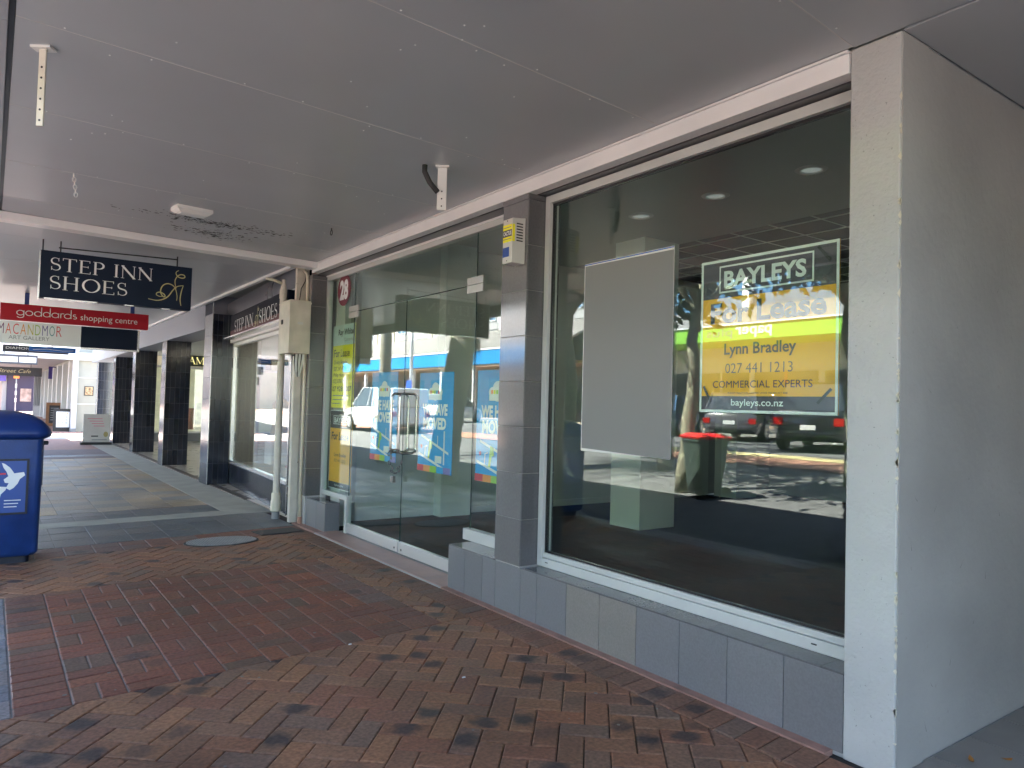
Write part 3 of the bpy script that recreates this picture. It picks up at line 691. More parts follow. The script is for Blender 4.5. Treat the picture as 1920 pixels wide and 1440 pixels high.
for k in range(6):
    c = (.48+.004*k, 6.78, 3.36-.03*k); ch.tube([(c[0]+(.012*math.sin(R(a)) if k % 2 else 0), c[1]+(0 if k % 2 else .012*math.sin(R(a))), c[2]+.02*math.cos(R(a))) for a in range(0, 361, 45)], .004, 5, False)
tagd(obj('hanging_chain', ch, M_ALU), 'short rusty chain dangling from the soffit at the left', 'chain')
# ------------------------------------------------------------------ signs on our shop
def sign(name, label, loc, rot, w_, h_, m, group=None, t=.006, cat='sign'):
    s = thing(name, label, cat, loc, rot, group)
    obj('board', MB().box(0, w_, 0, h_, -t, 0), m, s); return s
def R2(parent, x0, x1, y0, y1, m, z=.001, name='print_panel'): return obj(name, MB().rect(x0, x1, y0, y1, z), m, parent)
def frame_line(parent, x0, x1, y0, y1, t, m, z=.003):
    mb = MB(); mb.rect(x0, x1, y0, y0+t, z).rect(x0, x1, y1-t, y1, z).rect(x0, x0+t, y0+t, y1-t, z).rect(x1-t, x1, y0+t, y1-t, z)
    return obj('border_line', mb, m, parent)
# big lease sign, inside the display window (hung on tape)
s = sign('lease_sign', 'large orange lease sign with dark band taped inside the display window', (3.575, 2.985, 1.60), FACE_ST, .905, .925, M_ORANGE)
R2(s, 0, .905, .69, .925, M_PURP, .0012); R2(s, 0, .905, 0, .098, M_PURP, .0012)
frame_line(s, 0, .905, 0, .925, .016, M_LETW, .004)
frame_line(s, .135, .76, .72, .885, .010, M_LETW)
txt(s, 'BAYLEYS', .17, .752, .545, .10, M_LETW, .035, .0034)
txt(s, 'For Lease', .075, .535, .76, .125, M_PURP, .03, .0034)
txt(s, 'Lynn Bradley', .18, .325, .48, .088, M_PURP, .02, .0034)
txt(s, '027 441 1213', .19, .235, .45, .058, M_PURP, -.008, .0034)
txt(s, 'COMMERCIAL EXPERTS', .10, .148, .66, .042, M_PURP, 0, .0034)
txt(s, 'SUCCESS REALTY LTD, LICENSED UNDER THE REA ACT 2008', .21, .112, .40, .010, M_PURP, 0, .0034)
txt(s, 'bayleys.co.nz', .235, .03, .35, .052, M_LETW, .012, .0034)
tape = mat('black tape', (.01,.01,.012), .35)
for (x, y, a) in ((.82, .86, -50), (.06, .11, -60), (.83, .10, 45)):
    q = MB().box(-.055, .055, -.008, .008, 0, .0015); o = obj('tape', q, tape, s); o.location = (x, y, .005); o.rotation_euler = (0, 0, R(a))
# grey poster, outside of the glass
s = sign('poster', 'plain grey poster with white edge on the display window', (3.535, 4.045, 1.295), FACE_ST, .865, 1.37, M_WHITE, t=.004, cat='poster')
obj('print_panel', MB().add([(.008,.02,.001),(.865,-.005,.001),(.863,1.345,.001),(.008,1.352,.001)], [(0,1,2,3)]), M_POST_G, s)
obj('border_line', MB().rect(.0, .863, 1.358, 1.366, .001), mat('blue print line', (.02,.10,.45), .5), s)
# door posters
def moved_poster(y, w_, z0, h_, label):
    s = sign('poster', label, (3.628, y, z0), FACE_ST, w_, h_, M_BLUEP, 'blue moving posters', .003, 'poster')
    W = .66; cx_ = W*.5
    cl = MB()
    for (a, b, r) in ((.5, .84, .075), (.38, .80, .06), (.62, .80, .06), (.5, .79, .09)):
        cl.add([(W*a+r*math.cos(R(k)), h_*b+r*.8*math.sin(R(k)), .001+.0002*len(cl.f)) for k in range(0, 360, 20)], [tuple(range(18))])
    cl.rect(cx_-.13, cx_+.13, h_*.725, h_*.775, .0026)
    if w_ > .5: obj('cloud_print', cl, M_LETW, s)
    else: obj('cloud_print', MB().add([(.33+.075*math.cos(R(k)), h_*.82+.06*math.sin(R(k)), .001) for k in range(90, 271, 15)]+[(.33, h_*.76, .001)], [tuple(range(14))]), M_LETW, s)
    for i, mm in enumerate((M_ORP, M_YEL, M_GREEN, M_BLUEP, M_REDP)):
        x = cx_-.10+i*.04
        if x+.03 < w_: R2(s, x, x+.03, h_*.785, h_*.82, mm, .004)
    if w_ > .5:
        txt(s, 'WE HAVE', .08, h_*.57, .50, h_*.115, M_LETP, .05, .003); txt(s, 'MOVED', .10, h_*.43, .46, h_*.12, M_LETP, .05, .003)
    else:
        txt(s, 'WE H', .06, h_*.57, .28, h_*.115, M_LETP, .05, .003); txt(s, 'MOV', .10, h_*.43, .28, h_*.12, M_LETP, .05, .003)
    rd_ = MB(); e = min(w_, .62)
    rd_.add([(.07,h_*.375,.003),(.07,h_*.35,.003),(e,h_*(.35-.16*(e-.07)/.55),.003),(e,h_*(.375-.16*(e-.07)/.55),.003)], [(0,1,2,3)])
    rd_.add([(.02,h_*.19,.0032),(.02,h_*.165,.0032),(e,h_*(.165-.15*(e-.02)/.6),.0032),(e,h_*(.19-.15*(e-.02)/.6),.0032)], [(0,1,2,3)])
    if w_ > .5: rd_.rect(.52, .545, h_*.0+.09, h_*.42, .0034); rd_.rect(.40, .412, h_*.28, h_*.37, .0034); rd_.rect(.36, .49, h_*.10, h_*.17, .0036)
    rd_.ribbon([(.15, h_*.16), (.16, h_*.25), (.20, h_*.26)], .012, .0034)
    obj('map_roads', rd_, M_LETW, s)
    obj('map_block', MB().add([(.21,h_*.14,.004),(.245,h_*.135,.004),(.265,h_*.23,.004),(.30,h_*.24,.004),(.29,h_*.31,.004),(.24,h_*.325,.004)], [tuple(range(6))]), M_GREEN, s)
    obj('map_marker', MB().add([(.08+.02*math.cos(R(k)), h_*.25+.02*math.sin(R(k)), .004) for k in range(0, 360, 30)], [tuple(range(12))]), M_REDP, s)
    for i, mm in enumerate((M_REDP, M_ORP, M_GREEN, M_BLUEP, M_VIO)):
        a = i*W/5; b = min((i+1)*W/5, w_)
        if a < w_: R2(s, a, b, 0, .065, mm, .005)
    return s
moved_poster(7.86, .66, .955, 1.0, 'left blue moving poster, partly behind the door handles')
moved_poster(6.70, .68, .925, 1.0, 'blue moving poster on the right door leaf')
moved_poster(5.60, .68, .925, 1.0, 'blue moving poster cut off by the tiled pilaster')
s = sign('lease_sign', 'tall yellow lease sign with pale top inside the left sidelight', (3.63, 9.10, 1.53), FACE_ST, .70, 1.06, M_YEL)
R2(s, 0, .70, .80, 1.06, M_AQUA); txt(s, 'Ray White', .17, .905, .48, .10, M_BLK, .03, shear=.1); txt(s, 'Commercial', .38, .845, .27, .045, M_GREYT)
txt(s, 'For Lease', .05, .65, .50, .10, M_BLK, .012); txt(s, 'Christy Arundel', .05, .545, .43, .065, M_BLK); txt(s, '027 247 4789', .05, .475, .40, .052, M_BLK)
txt(s, 'Philip Hunt', .05, .385, .34, .06, M_BLK); txt(s, '022 078 048', .05, .315, .38, .052, M_BLK); txt(s, '07 928 0007', .03, .21, .60, .065, M_BLK, .01)
for i, yy in enumerate((.15, .10, .05)): R2(s, .04, .04+(.5, .4, .25)[i], yy, yy+.012, M_GREYT)
s = sign('lease_sign', 'narrow orange lease sign with black top below the yellow one', (3.63, 9.10, .50), FACE_ST, .70, 1.0, M_ORANGE)
R2(s, 0, .70, .77, 1.0, M_BLK); R2(s, 0, .70, 0, .085, M_BLK); frame_line(s, 0, .70, 0, 1.0, .010, M_LETW, .004)
frame_line(s, .10, .60, .82, .93, .008, M_LETW); txt(s, 'BAYLEYS', .13, .838, .44, .072, M_LETW, .03)
txt(s, 'For Lease', .06, .62, .55, .10, M_BLK, .03); txt(s, 'Lynn Bradley', .16, .40, .38, .055, M_BLK, .01); txt(s, '027 441 1213', .16, .34, .36, .04, M_BLK); txt(s, 'bayleys.co.nz', .2, .03, .28, .035, M_LETW)
s = thing('house_number', 'round maroon 28 number sticker high on the left sidelight', 'number sign', (3.605, 8.74, 3.03), FACE_ST)
obj('disc', MB().lathe([(.0,-.002),(.205,-.002),(.205,0)], n=36), M_MAROON, s); txt(s, '28', -.13, -.13, .26, .26, M_LETW, .05, .001)
# alarm box
s = thing('alarm_box', 'white alarm siren box with yellow and blue stickers on the pilaster', 'alarm box', (3.338, 4.655, 2.71), FACE_ST)
obj('case', MB().loft([[(0,0,0),(.125,0,0),(.125,.36,0),(0,.36,0)], [(0,0,.125),(.125,0,.125),(.125,.345,.125),(0,.345,.125)]]), mat('alarm box plastic', (.62,.61,.58), .4), s, bevel=.004)
for i in range(7): obj('vent_slot', MB().box(.1252, .1262, .17+i*.022, .180+i*.022, .025, .085), M_DARK, s)
R2(s, .004, .121, .165, .30, M_YEL, .1265); obj('print_panel', MB().add([(.1257,.165,.10),(.1257,.30,.10),(.1257,.30,.124),(.1257,.165,.124)], [(0,1,2,3)]), M_YEL, s)
R2(s, .004, .121, .205, .258, M_PURP, .1272); txt(s, 'CACTUS', .010, .216, .105, .032, M_LETW, .03, .128); R2(s, .01, .112, .275, .281, M_GREYT, .1272); R2(s, .01, .115, .185, .191, M_GREYT, .1272)
R2(s, .004, .09, .05, .125, mat('blue sticker', (.01,.06,.32), .4), .1265)
for zz in (.02, .33): obj('screw', MB().lathe([(.005,.1255),(.005,.128)], (.06, zz, 0), 8), M_DARK, s)
# chain and padlock through the handles
ch = thing('door_chain', 'steel security chain and padlock looped through the door handles', 'chain', (3.535, 7.0, .98))
ch.scale = (1.25, 1.25, 1.15)
for k in range(16):
    a = R(200+k*9.5*2.0); c = (.0-.02*(k % 2), .085*math.cos(a)*1.2, .06+.16*math.sin(a) if math.sin(a) < 0 else .06+.06*math.sin(a))
    v = Vector((0, -math.sin(a), math.cos(a)))
    obj('link', MB().tube([(c[0]+(.011*math.sin(R(q)) if k % 2 else 0), c[1]+v.y*.022*math.cos(R(q))+(0 if k % 2 else .011*math.sin(R(q))), c[2]+v.z*.022*math.cos(R(q))) for q in range(0, 361, 45)], .0045, 5, False), mat('dark steel', (.2,.2,.2), .35, metal=.9), ch, smooth='all')
obj('padlock', MB().box(-.015, .015, .03, .075, -.19, -.13), mat('dark steel', (.2,.2,.2)), ch, bevel=.004)

# ------------------------------------------------------------------ meter box, pipes between the two shops
s = thing('meter_box', 'rusty cream metal meter box fixed between the two shops', 'meter box', (3.05, 9.11, 2.21))
obj('case', MB().box(0, .27, 0, .42, 0, .68), M_CREAM, s, bevel=.006)
obj('lid_lip', MB().box(-.008, .275, -.008, .42, .64, .66), M_CREAM, s, bevel=.002)
obj('seam_strip', MB().box(-.006, .012, -.006, .010, .0, .63), M_CREAM, s)
obj('vent', MB().box(-.008, -.001, .26, .32, .38, .44), M_RUB, s); obj('nameplate', MB().box(.10, .17, -.005, -.001, .37, .40), M_ALU, s)
for k in range(9): obj('loose_cable', MB().tube([(.12+.015*k, .12, .0), (.12+.014*k, .13, -.10-.02*(k % 3)), (.17+.006*k, .2, -.26-.03*(k % 2))], .008, 6), M_LETW if k % 3 else M_RUB, s)
s = thing('cable_trunking', 'peeling cream timber trunking running from the ceiling to the ground', 'trunking', (3.27, 9.52, 0))
obj('channel', MB().box(0, .10, 0, .08, 0, 2.20), M_CREAM, s, bevel=.004); obj('channel', MB().box(.108, .165, .0, .06, .0, 2.20), M_CREAM, s, bevel=.004)
obj('channel', MB().box(0, .17, .02, .09, 2.89, 3.40), M_CREAM, s, bevel=.004); obj('cable', MB().tube([(.125,-.01,3.35),(.10,-.012,3.2),(.05,-.012,3.1),(.03,-.01,2.9)], .006, 6), M_RUB, s)
s = thing('conduit', 'thin cream conduit bending down from the soffit beside the pilaster', 'conduit')
pts = [(2.82, 9.30, 3.455), (2.86, 9.31, 3.42), (2.92, 9.33, 3.385), (3.05, 9.36, 3.37), (3.25, 9.38, 3.36), (3.33, 9.385, 3.345), (3.385, 9.39, 3.28), (3.395, 9.39, 3.18), (3.395, 9.39, 1.6), (3.395, 9.39, .06)]
pts = [(a-.03, b-.0, c) for a, b, c in pts]
obj('pipe', MB().tube(pts, .02, 10), M_CREAM2, s, smooth='all'); obj('pipe_end', MB().lathe([(.028,0),(.028,.09)], (3.365, 9.39, .0), 12), mat('terracotta', (.42,.22,.15), .6), s)
s = thing('downpipe', 'cream round downpipe in front of the shoe shop window', 'downpipe', (3.22, 9.92, 0))
obj('pipe', MB().lathe([(.046,.33),(.046,3.10)], n=18), M_CREAM, s, smooth=True)
obj('pipe_collar', MB().lathe([(.052,3.0),(.052,3.12)], n=18), M_CREAM, s, smooth=True)
obj('pipe_cap', MB().lathe([(.046,3.121),(.03,3.20),(.028,3.26)], n=18), M_CREAM, s, smooth=True)
obj('support_arm', MB().tube([(0,0,3.20),(-.12,.0,3.235),(-.24,.0,3.25)], .02, 8), M_CREAM2, s, smooth='all')
obj('socket', MB().lathe([(.06,.10),(.07,.11),(.07,.24),(.062,.25),(.062,.34),(.055,.35)], n=20), M_CREAM2, s, smooth=True)
obj('foot', MB().lathe([(.052,0),(.052,.10)], n=18), M_GREYP, s, smooth=True)
# ------------------------------------------------------------------ shoe shop
ss = thing('shoe_shop', 'navy tiled shoe shop with a sign above its window', 'shop')
def tiled(parent, x0, x1, y0, y1, z0, z1, nx, nz, m, core_m=M_NGR, faces='yx', vt=.155):
    c = box('tile_backing', (x0+.006, x1, y0+.006, y1, z0, z1), core_m, parent)
    W = (x1-x0)/nx; H = (z1-z0)/nz
    for i in range(nx):
        for k in range(nz): obj('tile', MB().box(x0+i*W+(.0065 if i == 0 else .0025), x0+(i+1)*W-.0025, y0, y0+.007, z0+k*H+.0025, z0+(k+1)*H-.0025), m, c)
    if 'x' in faces:
        n2 = max(1, round((y1-y0)/W))
        W2 = (y1-y0)/n2
        for i in range(n2):
            for k in range(nz): obj('tile', MB().box(x0-.001, x0+.0062, y0+i*W2+(.0075 if i == 0 else .0025), y0+(i+1)*W2-.0025, z0+k*H+.0025, z0+(k+1)*H-.0025), m, c)
    return c
c = tiled(ss, 3.34, 3.72, 14.3, 14.9, 0, 3.2, 4, 8, M_NAVY)
obj('corner_trim', MB().box(3.332, 3.345, 14.29, 14.30, 0, 3.43), M_TRIMM, ss)
# slanted shopfront from (3.72,14.3) to (3.40,9.62)
A_ = Vector((3.72, 14.28)); B_ = Vector((3.40, 9.62)); dV = (A_-B_); Lf = dV.length; ang = math.atan2(dV.y, dV.x)
front = bpy.data.objects.new('shop_window_front', None); COL.objects.link(front); front.parent = ss; front.location = (B_.x, B_.y, 0); front.rotation_euler = (0, 0, ang)
# local x runs away from us along the front, local -y... inside is to local -y (towards +X)
fb = obj('plinth', MB().box(0, Lf, -.30, -.012, 0, .42), M_NGR, front)
nt_ = 30
for i in range(nt_):
    a = Lf*i/nt_; b = Lf*(i+1)/nt_; obj('tile', MB().box(a+.002, b-.002, -.0115, 0, .004, .40), M_NAVY, front)
obj('sill', MB().box(.55, Lf, -.09, .008, .42, .465), M_TRIMM, front)
wf = obj('window_frame', MB().box(Lf-.05, Lf, -.07, -.0, .466, 2.66), M_TRIMM, front)
obj('frame', MB().box(.5, Lf-.05, -.07, 0, 2.60, 2.66), M_TRIM, front); obj('frame', MB().box(.5, .56, -.07, 0, .466, 2.60), M_TRIMM, front)
obj('frame', MB().box(.3, Lf, -.09, .06, 2.664, 2.72), M_TRIM, front)
obj('glass_pane', MB().box(.56, Lf-1.55, -.04, -.03, .466, 2.60), M_GLASS2, front); obj('glass_pane', MB().box(Lf-1.54, Lf-.05, -.04, -.03, .466, 2.60), M_GLASS2, front)
obj('tile_panel', MB().box(0, .5, -.2, -.012, .42, 3.42), M_NGR, front)
for k in range(8): obj('tile', MB().box(.004, .24, -.014, 0, .42+k*.37+.003, .42+(k+1)*.37-.003), M_NAVY, front); obj('tile', MB().box(.25, .49, -.014, 0, .42+k*.37+.003, .42+(k+1)*.37-.003), M_NAVY, front)
obj('end_tile', MB().box(-.012, .0, -.2, .0, 0, 3.42), M_NAVY, front)
obj('corner_trim', MB().box(.485, .51, 0, .014, .0, 3.2), M_TRIMM, front)
obj('bulkhead', MB().box(.0, Lf+.6, -.10, .02, 3.16, 3.47), mat('slate grey bulkhead', (.13,.135,.16), .3, .06, 1), front)
obj('bulkhead_trim', MB().box(.0, Lf, .021, .04, 3.13, 3.165), M_TRIM, front)
fs = thing('fascia_sign', 'dark shop fascia lettered STEP INN SHOES above the shoe shop window', 'sign', (B_.x, B_.y, 0), (0, 0, ang))
M_FAS = mat('glossy navy and maroon fascia', (.006,.008,.018), .5, spec=.05); M_FAS2 = mat('glossy maroon fascia', (.09,.005,.010), .35, spec=.12)
obj('board', MB().box(.2, Lf-.55, .015, .16, 2.84, 3.12), M_FAS, fs); obj('board', MB().box(.2, Lf-.55, .015, .162, 2.725, 2.838), M_FAS2, fs)
obj('shelf', MB().box(.2, Lf-.35, .0, .24, 2.70, 2.722), M_TRIMM, fs)
fr = bpy.data.objects.new('lettering_panel', None); COL.objects.link(fr); fr.parent = fs; fr.location = (0, .163, 0); fr.rotation_euler = (R(90), 0, R(180))
# local x of panel = -x of the front; reading direction right to left along the front
w1 = serif_word('STEP INN', .1); put(fr, w1, -3.75, 2.79, 1.45, .215, M_LETW, .002)
put(fr, logo_mb(14), -2.25, 2.74, .36, .34, M_GOLD, .002, 'emblem'); w2 = serif_word('SHOES', .1); put(fr, w2, -1.85, 2.79, 1.1, .215, M_LETW, .002)
# interior of the shoe shop
box('floor', (3.75, 9, 9.8, 14.9, .0, .43), mat('pale display floor', (.55,.50,.42), .5), ss)
box('back_wall', (7.6, 7.7, 9.8, 14.9, 0, 3.2), mat('warm interior wall', (.48,.44,.36), .6), ss)
box('end_wall', (3.9, 9, 9.52, 9.62, 0, 3.4), M_IWALL, ss)
box('interior_ceiling', (3.75, 7.6, 9.7, 14.9, 3.0, 3.1), M_IWALL, ss)
box('curtain_panel', (3.80, 4.2, 14.12, 14.2, .43, 2.9), mat('taupe panel', (.33,.29,.23), .7), ss)
box('display_panel', (4.55, 5.0, 13.9, 13.95, 1.0, 2.35), mat('blue display panel', (.10,.20,.36), .6), ss)
box('display_stand', (4.2, 4.8, 13.3, 13.7, .43, .95), M_WHITE, ss)
box('display_stand', (4.5, 5.4, 11.4, 12.2, .43, 1.05), M_WHITE, ss)
for k, (x, y, z, c) in enumerate(((4.6, 11.5, 1.051, (.25,.08,.04)), (4.9, 11.8, 1.051, (.05,.05,.06)), (5.1, 11.5, 1.051, (.5,.4,.25)), (4.3, 12.6, .431, (.35,.05,.05)), (4.4, 10.7, .431, (.1,.12,.2)), (4.8, 12.9, .431, (.45,.3,.15)))):
    obj('display_shoe', MB().loft([[(x-.04,y-.12,z),(x+.04,y-.12,z),(x+.035,y-.12,z+.10),(x-.035,y-.12,z+.10)], [(x-.04,y,z),(x+.04,y,z),(x+.03,y,z+.07),(x-.03,y,z+.07)], [(x-.03,y+.14,z),(x+.03,y+.14,z),(x+.02,y+.14,z+.03),(x-.02,y+.14,z+.03)]]), mat('shoe leather %d' % k, c, .4), ss)
for k in range(4): box('wall_shelf', (7.3, 7.58, 10.2, 14.6, .8+k*.5, .84+k*.5), M_WHITE, ss)
for k in range(22): box('shoe_box', (7.33, 7.55, 10.3+(k % 8)*.5, 10.55+(k % 8)*.5, .841+(k//8)*.5, .98+(k//8)*.5), mat('shoe box %d' % (k % 4), ((.4,.1,.05),(.1,.15,.3),(.5,.42,.3),(.08,.08,.08))[k % 4], .6), ss)
# gold jacket on a bust
jk = thing('display_jacket', 'gold satin jacket on a display bust in the shoe shop window', 'jacket', (4.42, 13.5, .951))
obj('garment', MB().lathe([(.20,.0),(.19,.05),(.14,.25),(.16,.45),(.17,.58),(.09,.66),(.05,.70)], n=14), mat('gold satin', (.42,.25,.03), .35, .35, 9, .5, 8), jk, smooth='all')
obj('neck', MB().lathe([(.05,.70),(.045,.80)], n=12), M_BLK, jk)
dlm = mat('shop lamp lens', (1,.90,.70), .3, emit=6)
for k in range(3): obj('downlight', MB().lathe([(.07,0),(.07,-.01)], (4.8, 10.6+k*1.5, 3.0), 14), dlm, ss)
# arcade columns
def arcade(x0, x1, y, label):
    t = thing('arcade_column', label, 'column', group='navy tiled arcade columns')
    tiled(t, x0, x1, y, y+.55, 0, 2.95, 5, 8, M_NAVY); obj('corner_trim', MB().box(x0-.012, x0+.002, y-.01, y, 0, 3.42), M_TRIMM, t); return t
arcade(3.36, 3.90, 18.7, 'navy tiled column next beyond the shoe shop corner')
arcade(3.40, 3.96, 23.4, 'navy tiled column third from the shoe shop window')
arcade(3.46, 4.0, 28.0, 'navy tiled column behind the white sandwich board')
arcade(3.50, 4.04, 33.2, 'furthest navy tiled column beside the cream wall')
ar = thing('arcade_building', 'building over the recessed arcade with a pale shopfront behind the columns', 'building')
M_BULK = mat('blue grey bulkhead', (.24,.26,.31), .5, .05, 1)
box('bulkhead', (3.345, 3.95, 14.95, 34, 2.951, 3.62), M_BULK, ar)
box('upper_wall', (3.43, 9, 9.51, 31, 3.63, 5.2), M_RENDER, ar)
box('arcade_ceiling', (3.951, 10, 14.95, 31, 3.2, 3.28), M_IWALL, ar)
box('rear_wall', (10, 10.1, 14.95, 31.2, 0, 3.6), M_IWALL, ar)
box('roof', (3.96, 10.2, 9.72, 31.2, 3.5, 3.62), M_RENDER, ar)
box('end_wall', (4.1, 10, 31.0, 31.2, 0, 3.49), M_IWALL, ar)
box('side_wall', (9.01, 9.2, 9.5, 14.94, 0, 3.49), M_IWALL, ar)
box('dividing_wall', (3.76, 10, 14.91, 14.949, 0, 3.3), mat('clear screen wall', (.4,.38,.33), .5), ar) if False else None
M_LIT = mat('glowing shop backdrop', (.75,.68,.50), .6, .3, 1.5, emit=.022)  # backdrop glows by itself, standing in for lamps inside the shop
rw = thing('recessed_shopfront', 'pale recessed shopfront with gold letters on a dark band between the columns', 'shopfront')
box('stall_riser', (4.0, 10, 28.9, 29.0, 0, .31), M_GREYP, rw); box('backdrop', (4.0, 10, 30.6, 30.7, .0, 3.2), M_LIT, rw)
box('sill', (4.0, 10, 28.86, 29.0, .312, .37), M_WHITE, rw); box('head', (4.0, 10, 28.88, 29.0, 2.70, 2.78), M_WHITE, rw)
box('sign_band', (5.3, 9.0, 28.86, 28.9, 2.80, 3.19), mat('dark green sign band', (.012,.03,.018), .4), rw)
box('upper_band', (4.0, 9.98, 28.87, 28.95, 3.20, 3.21), M_WHITE, rw)
box('glass_pane', (4.0, 10, 28.93, 28.94, .372, 2.698), M_GLASS, rw)
for x in (5.2, 6.9, 8.4): box('mullion', (x, x+.06, 28.9, 28.96, .372, 2.698), M_FRAME, rw)
fr = bpy.data.objects.new('lettering_panel', None); COL.objects.link(fr); fr.parent = rw; fr.location = (0, 28.858, 0); fr.rotation_euler = FACE_CAM
put(fr, serif_word('AMM', .06), 5.95, 2.87, .85, .27, mat('lit gold lettering', (.85,.78,.35), .4, emit=.08), .002)
for i, (x, z, c) in enumerate(((5.55, .43, (.5,.3,.2)), (6.15, .43, (.35,.12,.08)), (6.4, .43, (.6,.55,.4)))):
    box('shop_display', (x, x+.18, 29.4, 29.6, z, z+.6+.2*i), mat('display %d' % i, c, .7, .3, 5), rw)
# ------------------------------------------------------------------ hanging signs
s = thing('hanging_sign', 'large navy under-canopy sign reading STEP INN SHOES with gold emblem', 'sign', (.43, 10.2, 2.75), FACE_CAM, 'hanging signs')
obj('box_case', MB().box(0, 1.67, 0, .56, -.16, 0), M_NVY_S, s, bevel=.004)
obj('edge_strip', MB().box(-.012, -.001, -.01, .56, -.16, .004), M_TRIMM, s)
for a, b in ((.05, .6), (.9, 1.0), (1.32, 1.42)): obj('bottom_strip', MB().box(a, b, -.012, -.001, -.10, .004), M_TRIMM, s)
put(s, serif_word('STEP INN'), .10, .325, 1.10, .165, M_LETW); put(s, serif_word('SHOES'), .10, .105, .82, .165, M_LETW)
put(s, logo_mb(9), 1.16, .05, .43, .46, M_GOLD, .002, 'emblem')
bk = bpy.data.objects.new('back_lettering', None); COL.objects.link(bk); bk.parent = s; bk.location = (1.67, 0, -.161); bk.rotation_euler = (0, R(180), 0)
put(bk, serif_word('STEP INN'), .10, .325, 1.10, .165, M_LETW); put(bk, serif_word('SHOES'), .10, .105, .82, .165, M_LETW); put(bk, logo_mb(9), 1.16, .05, .43, .46, M_GOLD, .002, 'emblem')
for x in (.02, .2, 1.5): obj('hanger', MB().tube([(x, .56, -.08), (x, .70, -.08)], .008, 6), M_DARK, s)
obj('hanger_rail', MB().tube([(.18, .62, -.08), (1.5, .66, -.08)], .008, 6), M_DARK, s)
s = thing('hanging_sign', 'long red under-canopy sign of a shopping centre in thin pale letters', 'sign', (.10, 16.0, 2.94), FACE_CAM, 'hanging signs')
obj('box_case', MB().box(0, 2.42, 0, .30, -.15, 0), M_REDS, s, bevel=.004)
put(s, round_word(), .24, .045, .95, .22, M_LETW); txt(s, 'shopping centre', 1.25, .055, .97, .145, M_LETW, -.004)
for x in (.36, 2.1): obj('hanger', MB().box(x, x+.07, .30, .52, -.10, -.05), mat('blue hanger paint', (.02,.05,.22), .4), s)
s = thing('hanging_sign', 'white gallery sign with coloured letters beside a blank navy panel', 'sign', (.08, 16.05, 2.52), FACE_CAM, 'hanging signs')
obj('board', MB().box(-.2, 1.29, 0, .40, -.10, 0), M_LETW, s); obj('board', MB().box(1.30, 2.26, 0, .40, -.10, 0), M_NVY_S, s)
obj('frame', MB().box(1.295, 2.30, -.03, -.001, -.11, .004), M_TRIMM, s); obj('frame', MB().box(2.265, 2.30, 0, .40, -.11, .004), M_TRIMM, s)
pal = [(.15,.02,.12),(.7,.12,.05),(.7,.03,.05),(.7,.25,.03),(.55,.45,.05),(.35,.5,.1),(.1,.1,.3),(.1,.3,.3),(.6,.05,.05)]
for i, c in enumerate('MACANDMOR'):
    txt(s, c, -.0+i*.112, .17, .085, .19, mat('gallery letter %d' % i, pal[i], .5), -.01)
txt(s, 'ART GALLERY', .16, .075, .63, .07, M_GREYT)
s = thing('hanging_sign', 'dark jewellery sign partly hidden by a blue sign', 'sign', (.28, 27.5, 2.95), FACE_CAM, 'hanging signs')
obj('board', MB().box(0, 1.75, -.04, .17, -.1, 0), mat('dark slate sign', (.04,.045,.06), .4), s); txt(s, 'DIAMOND JEWELLER', .08, .02, 1.5, .10, M_LETW)
for x in (.2, 1.5): obj('hanger', MB().box(x, x+.02, .17, .46, -.06, -.04), M_DARK, s)
s = thing('hanging_sign', 'bright blue sign overlapping the dark jewellery sign', 'sign', (.95, 27.2, 2.97), FACE_CAM, 'hanging signs')
obj('board', MB().box(0, 1.25, -.02, .13, -.1, 0), mat('bright blue sign', (.01,.11,.42), .4), s); obj('wave_print', MB().ribbon([(.1,.03),(.5,.06),(.9,.03),(1.2,.05)], .012, .002), M_LETW, s)
obj('hanger', MB().box(.6, .62, .13, .43, -.06, -.04), M_DARK, s)
s = thing('hanging_sign', 'dark sign with two white panels below the jewellery sign', 'sign', (-.1, 35.5, 2.80), FACE_CAM, 'hanging signs')
obj('board', MB().box(0, 1.65, 0, .38, -.1, 0), mat('charcoal sign', (.06,.06,.07), .4), s); R2(s, .38, .98, .08, .29, M_LETW, .002); R2(s, 1.03, 1.60, .08, .29, M_LETW, .002)
txt(s, 'PIERCING', .42, .12, .5, .12, M_GREYT, .02, .004)
for x in (.5, 1.3): obj('hanger', MB().box(x, x+.03, .38, .62, -.06, -.04), M_DARK, s)
s = thing('hanging_sign', 'black cafe sign with slanted gold lettering at the left edge', 'sign', (-.6, 40.2, 2.42), FACE_CAM, 'hanging signs')
obj('board', MB().box(0, 2.55, 0, .40, -.1, 0), M_BLK, s); txt(s, 'Spring Street Cafe', .12, .09, 2.0, .22, mat('dull gold letters', (.35,.28,.16), .5), .01, .003, .35)
for x in (.8, 2.1): obj('hanger', MB().box(x, x+.03, .40, .9, -.06, -.04), M_DARK, s)

